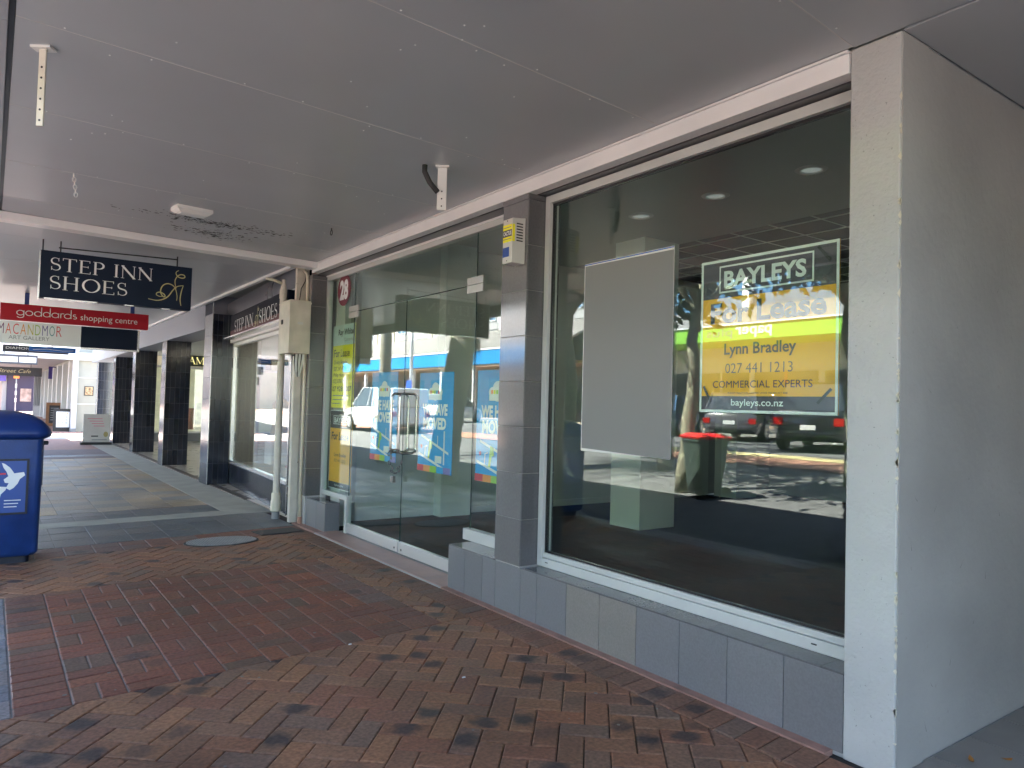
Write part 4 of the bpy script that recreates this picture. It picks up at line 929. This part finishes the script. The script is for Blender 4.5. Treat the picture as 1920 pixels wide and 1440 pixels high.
# ------------------------------------------------------------------ litter bin
bn = thing('litter_bin', 'blue plastic street bin with domed lid and a map panel', 'bin', (.10, 8.62, 0))
def rrect(w_, d_, r, z, n=5, cx_=0, cy2=0):
    o = []
    for sx, sy, a0 in ((1,1,0),(-1,1,90),(-1,-1,180),(1,-1,270)):
        for k in range(n+1):
            a = R(a0+90*k/n); o.append((cx_+sx*(w_-r)+r*math.cos(a), cy2+sy*(d_-r)+r*math.sin(a), z))
    return o
obj('body', MB().loft([rrect(.31,.31,.06,.07), rrect(.335,.335,.06,.10), rrect(.345,.345,.06,.9), rrect(.345,.345,.06,1.20)]), M_BIN, bn, smooth=True)
obj('foot', MB().loft([rrect(.27,.27,.05,0), rrect(.27,.27,.05,.07)]), M_BIND, bn)
obj('lid', MB().loft([rrect(.35,.35,.10,1.17), rrect(.405,.405,.12,1.20), rrect(.41,.41,.12,1.235), rrect(.385,.385,.12,1.29), rrect(.33,.33,.12,1.35), rrect(.25,.25,.10,1.40), rrect(.13,.13,.07,1.43), rrect(.03,.03,.02,1.438)]), M_BINL, bn, smooth='all')
obj('latch', MB().box(.30, .40, -.03, .03, 1.10, 1.14), M_BIND, bn, bevel=.01)
obj('hinge_strip', MB().box(.3455, .352, -.22, .22, .72, 1.12), M_BIND, bn)
pn = obj('map_panel', MB().box(-.25, .235, -.352, -.3455, .47, .99), M_BIND, bn)
o = obj('map_print', MB().box(-.23, .215, -.356, -.3525, .49, .97), mat('blue map print', (.02,.07,.30), .35), pn)
fr = bpy.data.objects.new('map_drawing', None); COL.objects.link(fr); fr.parent = bn; fr.location = (0, -.3565, 0); fr.rotation_euler = FACE_CAM
obj('north_island', MB().add([(a, b, .0006) for a, b in ((.06,.72),(.09,.70),(.12,.72),(.15,.76),(.165,.80),(.205,.835),(.195,.865),(.155,.86),(.12,.855),(.105,.88),(.085,.91),(.045,.945),(.02,.955),(.035,.91),(.06,.87),(.075,.83),(.04,.80),(.05,.77),(.08,.765))][::-1], [tuple(range(19))]), M_LETW, fr)
obj('south_island', MB().add([(a, b, .0006) for a, b in [(0.013, 0.736), (-0.012, 0.717), (-0.062, 0.665), (-0.124, 0.6), (-0.087, 0.587), (-0.012, 0.626), (0.013, 0.619), (0.025, 0.665), (0.06, 0.704), (0.063, 0.73)]], [tuple(range(10))]), M_LETW, fr)
R2(fr, -.05, .055, .845, .86, M_REDP, .0006)
for i, yy in enumerate((.60, .57, .54)): R2(fr, .05, .05+(.13, .11, .10)[i], yy, yy+.008, M_LETW, .0006)
# ------------------------------------------------------------------ small footpath things
dc = thing('access_cover', 'oval ribbed metal access cover set in the brick footpath', 'cover', (2.19, 8.57, .004))
el = [(.40*math.cos(R(k)), .27*math.sin(R(k))) for k in range(0, 360, 12)]
obj('rim', MB().prism(el, -.02, .003), M_RUB, dc); obj('plate', MB().prism([(a*.94, b*.92) for a, b in el], .003, .009), mat('galvanised plate', (.30,.31,.31), .45, .2, 8, metal=.5), dc)
rb = MB()
for k in range(-14, 15):
    x = k*.025; hh = .245*math.sqrt(max(0, 1-(x/.375)**2))
    if hh > .02: rb.box(x-.005, x+.005, -hh, hh, .009, .013)
obj('rib', rb, mat('galvanised plate', (.3,.3,.3)), dc)
mt_ = thing('ground_hatch', 'dark rectangular service hatch by the downpipe', 'hatch', (2.93, 8.92, .003), (0, 0, .11))
obj('plate', MB().box(-.26, .26, -.15, .15, 0, .008), mat('dark iron', (.05,.046,.045), .6, .2, 8, .3, 30), mt_, bevel=.004); obj('rim', MB().box(-.27, .27, -.16, .16, -.02, .003), M_RUB, mt_)
gum = MB()
for k in range(60):
    x = random.uniform(.1, 3.0); y = random.uniform(1.9, 9.5); r = random.uniform(.003, .011)
    gum.prism([(x+r*math.cos(q*.785)*random.uniform(.8,1.2), y+r*math.sin(q*.785)*random.uniform(.8,1.2)) for q in range(8)], .0005, .0028)
tagd(obj('gum_spots', gum, mat('old gum', (.20,.185,.165), .8)), 'small flattened gum spots scattered over the brick footpath', 'gum'); bpy.data.objects['gum_spots']['kind'] = 'stuff'
leafm = mat('dry leaf', (.42,.17,.03), .6, .25, 20)
for i, (x, y, a, lab) in enumerate(((3.80, 1.53, .5, 'larger curled orange leaf on the grey tiles by the pillar'), (3.95, 1.44, -.6, 'smaller dry orange leaf at the bottom right corner'))):
    k = 1 - .3*i
    lf = MB(); lf.add([(-.045*k,0,.012),(-.02*k,.012,.006),(.01*k,.014,.004),(.045*k,.004,.010),(.02*k,-.010,.004),(-.015*k,-.009,.006),(0,0,.002)], [(0,6,1),(1,6,2),(2,6,3),(3,6,4),(4,6,5),(5,6,0)])
    tagd(obj('leaf', lf, leafm, loc=(x, y, .003)), lab, 'leaf', 'fallen leaves'); bpy.data.objects[COL.objects[-1].name].rotation_euler = (0, 0, a)
for i, (x, y, lab) in enumerate(((2.33, 3.66, 'pale scrap of paper on the bricks beside the long plinth'), (2.0, 4.55, 'pale fleck of litter on the red bricks'))):
    p = MB().add([(-.012,-.007,.002),(.011,-.009,.003),(.014,.006,.006),(-.006,.011,.002),(0,0,.009)], [(0,1,4),(1,2,4),(2,3,4),(3,0,4)])
    tagd(obj('litter_scrap', p, M_LETW, loc=(x, y, .001)), lab, 'litter', 'litter scraps')
# boards far along
s = thing('sandwich_board', 'white and grey sandwich board in front of the navy columns', 'board', (2.52, 27.4, 0), FACE_CAM)
obj('panel', MB().box(.0, .78, .08, 1.0, -.04, 0), mat('pale board print', (.50,.49,.47), .5, .08, 3), s, bevel=.01); obj('foot', MB().box(-.06, .84, 0, .08, -.18, .06), M_DARK, s)
for i in range(4): R2(s, .12+.06*i, .55+.02*i, .84-.08*i, .865-.08*i, mat('pink chalk', (.55,.20,.25), .6), .002)
R2(s, .24, .44, .26, .30, M_DARK, .002); R2(s, .26, .70, .14, .18, M_GREYT, .002); obj('flower_print', MB().add([(.66+.07*math.cos(R(k)), .34+.09*math.sin(R(k)), .002) for k in range(0,360,30)], [tuple(range(12))]), mat('ochre print', (.35,.30,.12), .6), s)
s = thing('sandwich_board', 'black framed A-board with a white sheet beside the white pillar', 'board', (2.31, 37.6, 0), (R(84), 0, 0))
obj('panel', MB().box(0, .72, 0, 1.0, -.03, 0), M_DARK, s); R2(s, .12, .62, .18, .87, M_LETW, .002)
for i in range(5): obj('stripe', MB().add([(.14+i*.09,.75,.004),(.17+i*.09,.75,.004),(.21+i*.09,.85,.004),(.18+i*.09,.85,.004)], [(0,1,2,3)]), mat('gold stripe', (.55,.42,.12), .6), s)
for r_ in range(3):
    for c_ in range(3): R2(s, .18+c_*.14, .26+c_*.14, .62-r_*.13, .65-r_*.13, M_GREYT, .004)
s = thing('menu_board', 'brown framed chalk board behind the black A-board', 'board', (2.38, 44, 0), FACE_CAM)
obj('frame', MB().box(0, .72, 0, 1.2, -.05, 0), mat('brown wood', (.24,.11,.045), .5, .2, 6), s); R2(s, .14, .60, .15, 1.06, M_DARK, .002)
for k in range(6): R2(s, .2, .54, .3+k*.12, .33+k*.12, M_GREYT, .004)

# ------------------------------------------------------------------ far block across the side lane
fb = thing('far_arcade_building', 'cream and white painted block beyond the sunny gap with its own canopy', 'building')
M_WPO = mat('lifted white masonry paint', (.80,.80,.79), .6, .05, .4)  # white raised so the opposite walls bounce more sun into the shop
M_CW = mat('cream wall paint', (.34,.33,.28), .6, .06, 2); M_WP = mat('bright white paint', (.56,.56,.56), .5)
box('end_wall', (3.16, 5.0, 37.5, 37.7, 0, 3.16), M_CW, fb); box('end_wall_rail', (3.16, 5, 37.47, 37.499, 1.20, 1.24), M_WP, fb); box('end_wall_rail', (3.16, 5, 37.47, 37.499, 2.38, 2.42), M_WP, fb)
box('pillar', (2.95, 3.155, 37.3, 37.6, 0, 3.16), M_WP, fb); box('pillar_foot', (2.93, 3.158, 37.27, 37.61, 0, .14), M_GREYP, fb)
box('canopy_fascia', (-.5, 5.2, 37.3, 37.5, 3.165, 3.5), M_WP, fb)
box('canopy_soffit', (-.5, 3.2, 37.5, 70, 3.40, 3.48), mat('pale soffit', (.55,.50,.50), .6), fb)
box('upper_wall', (3.2, 9, 37.7, 70, 3.5, 5.0), M_CW, fb)
box('street_wall', (3.25, 3.4, 37.7, 70, 0, 3.4), M_CW, fb)
for i, y in enumerate((40, 43.5, 47, 50.5, 54, 58, 62)):
    box('pilaster', (3.0, 3.249, y, y+.5, 0, 3.2), M_WP, fb)
    d = box('shop_window', (3.235, 3.248, y+.7, y+2.9, .5, 2.6), mat('far shop glass', (.05,.06,.07), .05), fb); box('frame', (3.20, 3.249, y+1.75, y+1.82, .5, 2.6), M_WP, d)
box('door_panel', (3.1, 3.249, 48.3, 49.3, 0, 2.2), M_DARK, fb)
box('louvre_panel', (2.6, 3.24, 63, 63.1, 0, 3.3), M_WP, fb)
for k in range(6): box('louvre', (2.62+k*.1, 2.66+k*.1, 62.95, 62.999, .8, 3.1), M_GREYT, fb)
s = thing('picture', 'small framed food picture on the cream end wall', 'picture', (3.43, 37.465, 1.60), FACE_CAM)
obj('frame', MB().box(0, .36, 0, .42, -.03, 0), M_DARK, s); R2(s, .03, .33, .03, .39, mat('food print', (.40,.26,.14), .5, .8, 12), .002)
s = thing('projecting_sign', 'small purple sign box on the far white wall', 'sign', (2.85, 52, 2.55)); obj('box_case', MB().box(0, .38, 0, .06, 0, .75), mat('purple sign', (.05,.03,.20), .4), s)
# street end building
eb = thing('corner_building', 'distant pale and dark purple shop closing the view down the street', 'building')
box('wall', (-22, 2.2, 86, 92, 0, 7), mat('pale pink wall', (.55,.47,.43), .7, .05, 1), eb); box('dark_wall', (1.3, 4.5, 82, 85, 0, 6), mat('dark purple wall', (.05,.04,.08), .6), eb)
box('awning', (-4, 3.6, 80, 85, 3.5, 3.9), M_WP, eb); box('banner', (-3, 1.2, 81.8, 81.9, 2.75, 3.45), mat('violet banner', (.13,.10,.50), .5), eb)
box('doorway', (-.2, .5, 85.9, 85.99, 0, 2.6), mat('slate door', (.05,.07,.11), .4), eb); box('side_column', (.95, 1.29, 82.5, 85, 0, 3.4), M_WP, eb)
box('window_poster', (2.35, 3.2, 81.9, 81.99, .9, 2.1), mat('skin tone poster', (.45,.33,.27), .6, .5, 2), eb)
s = thing('sign_post', 'thin post with stacked white plates before the dark purple wall', 'sign post', (1.8, 74, 0))
obj('pole', MB().tube([(0,0,0),(0,0,3.3)], .04, 8), M_GREYT, s)
for z in (.9, 1.5, 2.1): obj('plate', MB().box(-.07, .07, -.05, -.041, z, z+.35), M_WP, s)
obj('cap', MB().box(-.2, .2, -.06, .06, 2.9, 3.1), M_ORP, s)

# ------------------------------------------------------------------ across the street (seen in the glass)
XO = -20.
def win(parent, y, z, w_, h_, m, nx=2, nz=3, fm=M_WPO, d=.08):
    o = obj('window', MB().box(XO-.12, XO+.03, y, y+w_, z, z+h_), m, parent)
    for k in range(nx+1):
        yy = y + k*(w_-.06)/nx; obj('sash', MB().box(XO+.031, XO+.031+d, yy, yy+.06, z, z+h_), fm, o)
    for k in range(nz+1):
        zz = z + k*(h_-.06)/nz; obj('sash', MB().box(XO+.031, XO+.031+d-.01, y+.0, y+w_, zz, zz+.06), fm, o)
    return o
M_SKYG = mat('blue window glass', (.06,.16,.30), .12, .2, .4, spec=.8); M_DG = mat('dark shop glass', (.03,.035,.04), .08, .5, .5, spec=.8)
mb_ = thing('stationery_shop', 'white modern shop across the street with a lime green fascia', 'building')
box('wall', (-30, XO-.13, -14, 27.5, .86, 5.19), mat('grey shop wall', (.42,.42,.40), .6), mb_)
box('upper_wall', (-30, XO, -14, 27.5, 5.2, 6.3), mat('pale grey spandrel', (.21,.21,.215), .6, .1, .5), mb_); box('parapet', (-30, XO, -14, 27.5, 8.3, 9.3), M_WPO, mb_); box('window_back', (-30, XO-.3, -14, 27.5, 6.301, 8.299), M_SKYG, mb_)
for y in (-10, -4, 2, 8, 14, 20, 26.4): box('mullion', (XO-.29, XO-.01, y, y+.35, 6.302, 8.298), M_WPO, mb_)
ver = box('verandah', (XO+.001, XO+2.6, -14, 27.5, 4.55, 5.15), mat('lime green fascia', (.22,.50,.05), .5), mb_)
box('verandah_edge', (XO+.001, XO+2.65, -14, 27.5, 5.16, 5.22), M_WPO, mb_)
fr = bpy.data.objects.new('lettering_panel', None); COL.objects.link(fr); fr.parent = mb_; fr.location = (XO+2.61, 0, 0); fr.rotation_euler = FACE_OPP
txt(fr, 'paper', 17.0, 4.62, 1.7, .45, M_LETW, .02); txt(fr, 'plus', 18.85, 4.62, 1.3, .45, M_GREYT, -.01)
for k in range(12):
    y = -13+k*3.3; o = box('shop_window', (XO-.129, XO-.1, y, y+3.0, 1.2, 3.4), M_DG, mb_); box('frame', (XO-.099, XO-.05, y+1.4, y+1.5, 1.2, 3.4), M_REDP if k % 3 == 0 else M_GREYT, o)
cb = thing('colonial_building', 'white two storey building across the street with sash windows over a blue verandah', 'building')
box('wall', (-32, XO, 29, 66, 4.2, 10.8), M_WPO, cb); box('wall', (-32, XO-.4, 29, 66, .86, 4.2), mat('brown shop wall', (.22,.17,.14), .6, .2, 1), cb)
for k in range(11):
    y = 30.3+k*3.2; win(cb, y, 7.3, 1.5, 2.4, M_SKYG, 2, 4)
    box('balustrade_panel', (XO+.001, XO+.06, y-.2, y+1.7, 6.75, 7.2), mat('balustrade grey', (.45,.45,.45), .7), cb)  # plain grey panels below the sash windows
    box('pilaster', (XO+.001, XO+.12, y+2.15, y+2.6, 5.6, 10.6), mat('sand pilaster', (.58,.50,.40), .6), cb)
roofm = mat('brown corrugated roof', (.20,.17,.15), .6, .1, 1)
rf = obj('verandah_roof', MB().add([(XO+.13,29,6.6),(XO+.13,66,6.6),(XO+3,66,5.1),(XO+3,29,5.1),(XO+.13,29,6.5),(XO+.13,66,6.5),(XO+3,66,5.0),(XO+3,29,5.0)], [(3,2,1,0),(4,5,6,7),(0,4,7,3),(1,2,6,5),(2,3,7,6)]), roofm, cb)
rbm = MB()
for k in range(92):
    y = 29+k*.4; rbm.add([(XO+.13,y,6.61),(XO+.13,y+.16,6.61),(XO+3,y+.16,5.11),(XO+3,y,5.11),(XO+.13,y,6.68),(XO+.13,y+.16,6.68),(XO+3,y+.16,5.18),(XO+3,y,5.18)], [(7,6,5,4),(0,1,5,4),(2,3,7,6),(1,2,6,5),(3,0,4,7)])
obj('roof_ribs', rbm, mat('pale roof rib', (.42,.40,.38), .5), rf, kind='stuff')
box('verandah_fascia', (XO+2.9, XO+3.05, 29, 66, 4.15, 5.0), mat('cyan blue fascia', (.0,.25,.62), .45), cb); box('fascia_edge', (XO+2.88, XO+3.08, 29, 66, 5.001, 5.10), M_WPO, cb)
box('fascia_base', (XO-.4, XO+3.0, 29, 66, 4.0, 4.149), mat('brown soffit', (.30,.19,.13), .6), cb)
for k in range(9):
    y = 30+k*4; box('verandah_post', (XO+2.7, XO+2.9, y, y+.2, .87, 3.999), M_WPO, cb); box('shop_window', (XO-.399, XO-.37, y+.3, y+3.2, 1.3, 3.5), M_DG, cb)
ob = thing('office_building', 'white office block across the street furthest along', 'building')
box('wall', (-34, XO, 70, 130, .86, 11), M_WPO, ob); box('awning', (XO+.001, XO+3, 70, 130, 3.6, 4.0), mat('pale awning', (.6,.62,.62), .5), ob)
for k in range(14):
    y = 71.5+k*4; win(ob, y, 5.2, 2.0, 2.4, M_DG, 2, 2); win(ob, y, 8.2, 2.0, 1.8, M_DG, 2, 2); box('shop_window', (XO+.001, XO+.03, y, y+3.2, 1.4, 3.3), M_DG, ob)
gb = thing('gabled_building', 'low grey gabled building between the white blocks across the street', 'building')
box('wall', (-30, XO-1, 66.2, 69.8, .86, 6.0), mat('grey wall', (.30,.31,.31), .7), gb)
obj('roof', MB().add([(-30,66.1,6.01),(-20.8,66.1,6.01),(-20.8,69.9,6.01),(-30,69.9,6.01),(-30,68,8.2),(-20.8,68,8.2)], [(0,1,5,4),(2,3,4,5),(1,2,5),(3,0,4),(3,2,1,0)]), mat('grey roof', (.18,.18,.18), .6), gb)
nb = thing('backing_block', 'plain shop block across the street, nearest the camera side', 'building'); box('wall', (-30, XO, -40, -15, .86, 8), M_CW, nb); win(nb, -20, 4.5, 2, 1.8, M_DG)

# ------------------------------------------------------------------ trees and street furniture
def fronds(mb, c, n, length, drop, w_=.07, seed=1):
    rn = random.Random(seed)
    for k in range(n):
        a = 2*math.pi*k/n + rn.uniform(-.2, .2); el_ = rn.uniform(.1, 1.1); L2 = length*rn.uniform(.8, 1.1); prev = None; pts = []
        for j in range(11):
            t = j/10; r = L2*t*math.cos(el_*(1-t*.6)); z = L2*t*math.sin(el_)*(1-t) - drop*t*t + .3*t
            pts.append(Vector((c[0]+r*math.cos(a), c[1]+r*math.sin(a), c[2]+z)))
        side = Vector((-math.sin(a), math.cos(a), 0))
        for j in range(1, 11):
            for q in range(3):
                p = pts[j-1].lerp(pts[j], q/3); ll = .55*math.sin(math.pi*min(1, (j+q/3)/10.5))+.12
                for sg in (1, -1):
                    d = (side*sg*.85 + (pts[j]-pts[j-1]).normalized()*.5 + Vector((0, 0, -.35))).normalized()*ll; wv = (pts[j]-pts[j-1]).normalized()*.025
                    mb.add([p-wv, p+wv, p+d], [(0,1,2)])
        mb.tube(pts, [.02*(1-j/12) for j in range(11)], 4)
M_PTR = mat('ringed palm bark', (.30,.28,.23), .85, .25, 3, .6, 6, stretch=(.3,.3,4)); M_FRD = mat('palm frond green', (.06,.10,.03), .5, .3, 3)
M_DEADF = mat('dry frond', (.42,.40,.26), .8, .25, 5); M_BARK = mat('lichen bark', (.23,.22,.16), .9, .35, 6, .8, 10, spots=((.42,.42,.28), 9, .56)); M_LEAF = mat('broad leaf green', (.05,.085,.03), .5, .35, 2)
def palm(x, y, h, r, label, lean=0, crown=True, dead=0, seed=1, length=2.4):
    z0 = gz(x); t = thing('palm_tree', label, 'palm tree', (x, y, z0), group='street trees seen in the glass')
    n = 30; pts = [(lean*(k/n)**1.5, 0, -.1+(h+.1)*k/n) for k in range(n+1)]; rr = [r*(1.25-.35*k/n)*(1.05 if k % 2 else .97) for k in range(n+1)]
    obj('trunk', MB().tube(pts, rr, 14), M_PTR, t, smooth='all')
    if crown:
        mb = MB(); fronds(mb, (lean, 0, h), 13, length, 1.5, seed=seed); obj('crown', mb, M_FRD, t)
    if dead:
        mb = MB(); rn = random.Random(seed+5)
        for k in range(dead):
            a = rn.uniform(0, 6.28); zz = h*rn.uniform(.50, .99); p = Vector((lean*(zz/h)**1.5+r*1.0*math.cos(a), r*1.0*math.sin(a), zz)); o_ = rn.uniform(.02, .55)*(zz/h)**2
            mb.add([p, p+Vector((math.cos(a+1)*.03, math.sin(a+1)*.03, 0)), p+Vector((o_*math.cos(a), o_*math.sin(a), -rn.uniform(.15, .8)))], [(0,1,2)])
        obj('dead_fronds', mb, M_DEADF, t)
    return t
def broadleaf(x, y, h, r, label, nl=2600, rad=2.4, seed=3, lean=.5):
    z0 = gz(x); t = thing('street_tree', label, 'tree', (x, y, z0), group='street trees seen in the glass'); rn = random.Random(seed)
    tr_ = [(lean*(k/8)**1.2*.6+.05*math.sin(k*1.3), .04*math.cos(k*2), -.1+h*.72*k/8) for k in range(9)]
    obj('trunk', MB().tube(tr_, [r*(1.3-.6*k/8)*(1+.08*math.sin(k*2.2)) for k in range(9)], 12), M_BARK, t, smooth='all')
    top = Vector(tr_[-1]); lb = MB(); cl = []
    for k in range(9):
        a = k*2.4; e = top+Vector((math.cos(a)*rad*rn.uniform(.4, .85), math.sin(a)*rad*rn.uniform(.4, .85), rn.uniform(.2, 1.9))); cl.append(e)
        lb.tube([top-Vector((0,0,.5)), top.lerp(e, .5)+Vector((0,0,.25)), e], [r*.5, r*.28, .02], 6)
    obj('limbs', lb, M_BARK, t); lf = MB()
    for k in range(nl):
        c = rn.choice(cl); d = Vector((rn.gauss(0,1), rn.gauss(0,1), rn.gauss(0,.7)))*.42; p = c+d; s_ = rn.uniform(.07, .16)
        u_ = Vector((rn.gauss(0,1), rn.gauss(0,1), rn.gauss(0,1))).normalized(); v_ = u_.cross(Vector((rn.gauss(0,1), rn.gauss(0,1), rn.gauss(0,1)))).normalized()
        lf.add([p-u_*s_, p+v_*s_*.5, p+u_*s_, p-v_*s_*.5], [(0,1,2,3)])
    obj('crown', lf, M_LEAF, t); return t
palm(-1.4, 17.9, 6.6, .14, 'slim ringed palm trunk reflected in the left door', seed=2)
palm(-.75, 13.6, 6.2, .26, 'thick palm trunk with shaggy dry fronds reflected in the doors', lean=-1.2, dead=1500, seed=4, length=3)
palm(-4.4, 10.5, 7.6, .13, 'straight grey palm trunk reflected beside the grey poster', seed=6)
broadleaf(-2.6, 8.4, 5.0, .11, 'leaning lichen covered tree reflected behind the orange lease sign', 4200, 2.5, 3, -.5)
broadleaf(-4.9, 6.6, 4.9, .16, 'leafy tree on the median reflected at the top right of the display window', 4200, 2.5, 8)
broadleaf(-3.6, 12.6, 5.6, .13, 'leafy kerbside tree hidden beside the sunny patch of road', 2200, 2.0, 15, .2)
broadleaf(-7.0, 14.5, 6.2, .16, 'leafy median tree reflected above the lime green fascia', 3000, 2.4, 9)
broadleaf(-13.5, 50, 6.0, .16, 'leafy tree before the white office block across the street', 3000, 2.6, 12)
s = thing('lamp_pole', 'white lamp pole with a blue parking plate reflected in the door', 'pole', (-6.7, 26.5, gz(-6.7)))
obj('pole', MB().tube([(0,0,-.1),(0,0,7)], .07, 10), M_WP, s, smooth='all'); obj('plate', MB().box(.08, .10, -.22, .22, 1.65, 2.05), mat('blue plate', (.02,.08,.45), .4), s)
wb = thing('wheelie_bin', 'dark wheelie bin with a red lid reflected in the display window', 'wheelie bin', (-2.45, 7.85, gz(-2.45)), (0, 0, .4))
obj('body', MB().loft([rrect(.20,.22,.07,.06), rrect(.24,.28,.08,.5), rrect(.27,.33,.08,.90), rrect(.285,.345,.08,.91), rrect(.285,.345,.08,.95)]), mat('dark green bin plastic', (.05,.07,.06), .4), wb, smooth=True); obj('lid', MB().loft([rrect(.29,.36,.04,.955), rrect(.30,.37,.05,.99), rrect(.2,.28,.05,1.04)]), mat('red lid plastic', (.60,.02,.02), .35), wb)
for yy in (-.22, .22): obj('wheel', MB().lathe([(.10,-.03),(.10,.03)], (-.25, yy, .09), 14, 'y'), M_RUB, wb)
# cars
def car(label, loc, rz, paint, kind='sedan', grp='parked cars seen in the glass'):
    t = thing('parked_car', label, 'car', (loc[0], loc[1], loc[2]+.0), (0, 0, rz), grp)
    tall = {'sedan': 1.43, 'suv': 1.68, 'ute': 1.75, 'hatch': 1.5}[kind]; hl = 2.35 if kind != 'ute' else 2.6; W = .90
    sh_ = .88 if kind in ('sedan', 'hatch') else 1.02
    body = []
    for x, zb, zt, wf_ in ((-hl, .38, sh_*.80, .72), (-hl+.12, .28, sh_*.97, .84), (-hl+.6, .22, sh_, .88), (-.8, .22, sh_+.01, .90), (.6, .22, sh_, .90), (1.2, .22, sh_-.02, .89), (hl-.5, .24, sh_*.86, .86), (hl-.1, .30, sh_*.74, .76), (hl, .40, sh_*.60, .66)):
        body.append([(x,-wf_*.92,zb),(x,wf_*.92,zb),(x,wf_,(zb+zt)/2),(x,wf_*.97,zt-.08),(x,wf_*.84,zt),(x,-wf_*.84,zt),(x,-wf_*.97,zt-.08),(x,-wf_,(zb+zt)/2)])
    obj('body', MB().loft(body), paint, t, smooth=True)
    if kind == 'sedan': cab = [(-1.75, .01, .0), (-1.05, 1, .80), (.35, 1, .80), (1.25, .01, .0)]
    elif kind == 'ute': cab = [(-.75, .0, 0), (-.62, 1, .8), (.55, 1, .8), (1.35, .0, 0)]
    else: cab = [(-2.2, .0, 0), (-1.85, 1, .82), (.45, 1, .80), (1.35, .0, 0)]
    secs = []
    for x, k, wt in cab:
        z = sh_-.01+(tall-sh_)*k; ww = .80-.14*k; secs.append([(x,-.82,sh_-.02),(x,.82,sh_-.02),(x,ww,z),(x,-ww,z)])
    obj('windows', MB().loft(secs), mat('car glass', (.03,.04,.05), .05, spec=.8), t)
    rfx = [c[0] for c in cab[1:3]]; obj('roof', MB().box(rfx[0]-.02, rfx[1]+.02, -.665, .665, tall-.012, tall+.02), paint, t, bevel=.015)
    for (xa, za, xb, zb2) in ((cab[0][0], sh_, cab[1][0], tall), (cab[2][0], tall, cab[3][0], sh_)):
        for sy in (-1, 1): obj('pillar', MB().tube([(xa, sy*(.66 if za > sh_ else .81), za), (xb, sy*(.66 if zb2 > sh_ else .81), zb2)], .035, 6), paint, t)
    for sy in (-1, 1): obj('pillar', MB().tube([(-.3, sy*.815, sh_), (-.3, sy*.665, tall)], .035, 6), paint, t)
    for x in (-1.4, 1.42):
        for sy in (-1, 1):
            wh = obj('wheel', MB().lathe([(.25,-.11),(.33,-.11),(.335,-.06),(.335,.06),(.33,.11),(.25,.11)], (x, sy*.80, .33), 20, 'y'), M_RUB, t, smooth=True)
            obj('rim', MB().lathe([(.23,-.02),(.23,.02)], (x, sy*.905, .33), 14, 'y'), M_ALU, wh)
    for sy in (-1, 1):
        obj('tail_light', MB().box(-hl-.005, -hl+.25, sy*.70-.11, sy*.70+.11, sh_*.62, sh_*.80), mat('red lens', (.45,.01,.01), .2), t); obj('headlight', MB().box(hl-.25, hl-.02, sy*.55-.12, sy*.55+.12, sh_*.60, sh_*.72), M_LETW, t)
    obj('number_plate', MB().box(-hl-.012, -hl-.002, -.18, .18, .52, .64), M_LETW, t); obj('rear_bumper', MB().box(-hl-.03, -hl+.2, -.70, .70, .36, .48), paint, t, bevel=.03)
    if kind == 'ute':
        for k in (-.5, .2): obj('roof_bar', MB().box(k, k+.05, -.65, .65, tall+.06, tall+.10), M_DARK, t)
        obj('canopy_box', MB().box(-hl+.05, -.80, -.76, .76, sh_+.002, tall-.02), paint, t, bevel=.05)
    return t
P_BLACK = mat('black car paint', (.012,.013,.018), .15, coat=1); P_BLUE = mat('blue car paint', (.08,.16,.30), .2, coat=1); P_WHITE = mat('white car paint', (.75,.76,.77), .25, coat=1); P_GREY = mat('charcoal car paint', (.06,.06,.07), .2, coat=1); P_SIL = mat('silver car paint', (.42,.44,.46), .25, coat=1)
car('black car close to the kerb reflected at the right edge of the window', (-1.35, 2.2, gz(-1.3)-.02), R(95), P_BLACK, 'sedan')
car('black wagon seen from behind reflected under the orange lease sign', (-11.3, 11.0, gz(-11.3)), R(160), P_BLACK, 'suv')
car('blue sedan reflected beside the grey poster', (-13.8, 19.0, gz(-13.8)), R(155), P_BLUE, 'sedan')
car('charcoal hatchback parked between the blue and black cars', (-13.6, 15.2, gz(-13.6)), R(158), P_GREY, 'hatch')
car('white utility with roof bars reflected behind the door handles', (-6.0, 27.5, gz(-6.0)), R(92), P_WHITE, 'ute')
car('white car reflected at the right of the doors', (-12.5, 33.0, gz(-12.5)), R(150), P_WHITE, 'sedan')
car('silver hatchback parked far along across the street', (-12.8, 41.0, gz(-12.8)), R(150), P_SIL, 'hatch')
car('silver sedan parked before the white office block', (-12.8, 60.0, gz(-12.8)), R(150), P_SIL, 'sedan')
s = thing('stone_urn', 'pale stone urn on the planted median reflected in the left door', 'urn', (-5.2, 30.5, gz(-5.2)))
obj('bowl', MB().lathe([(.22,0),(.16,.3),(.14,.7),(.30,1.0),(.46,1.3),(.50,1.38),(.42,1.4)], n=20), M_CREAM2, s, smooth=True)
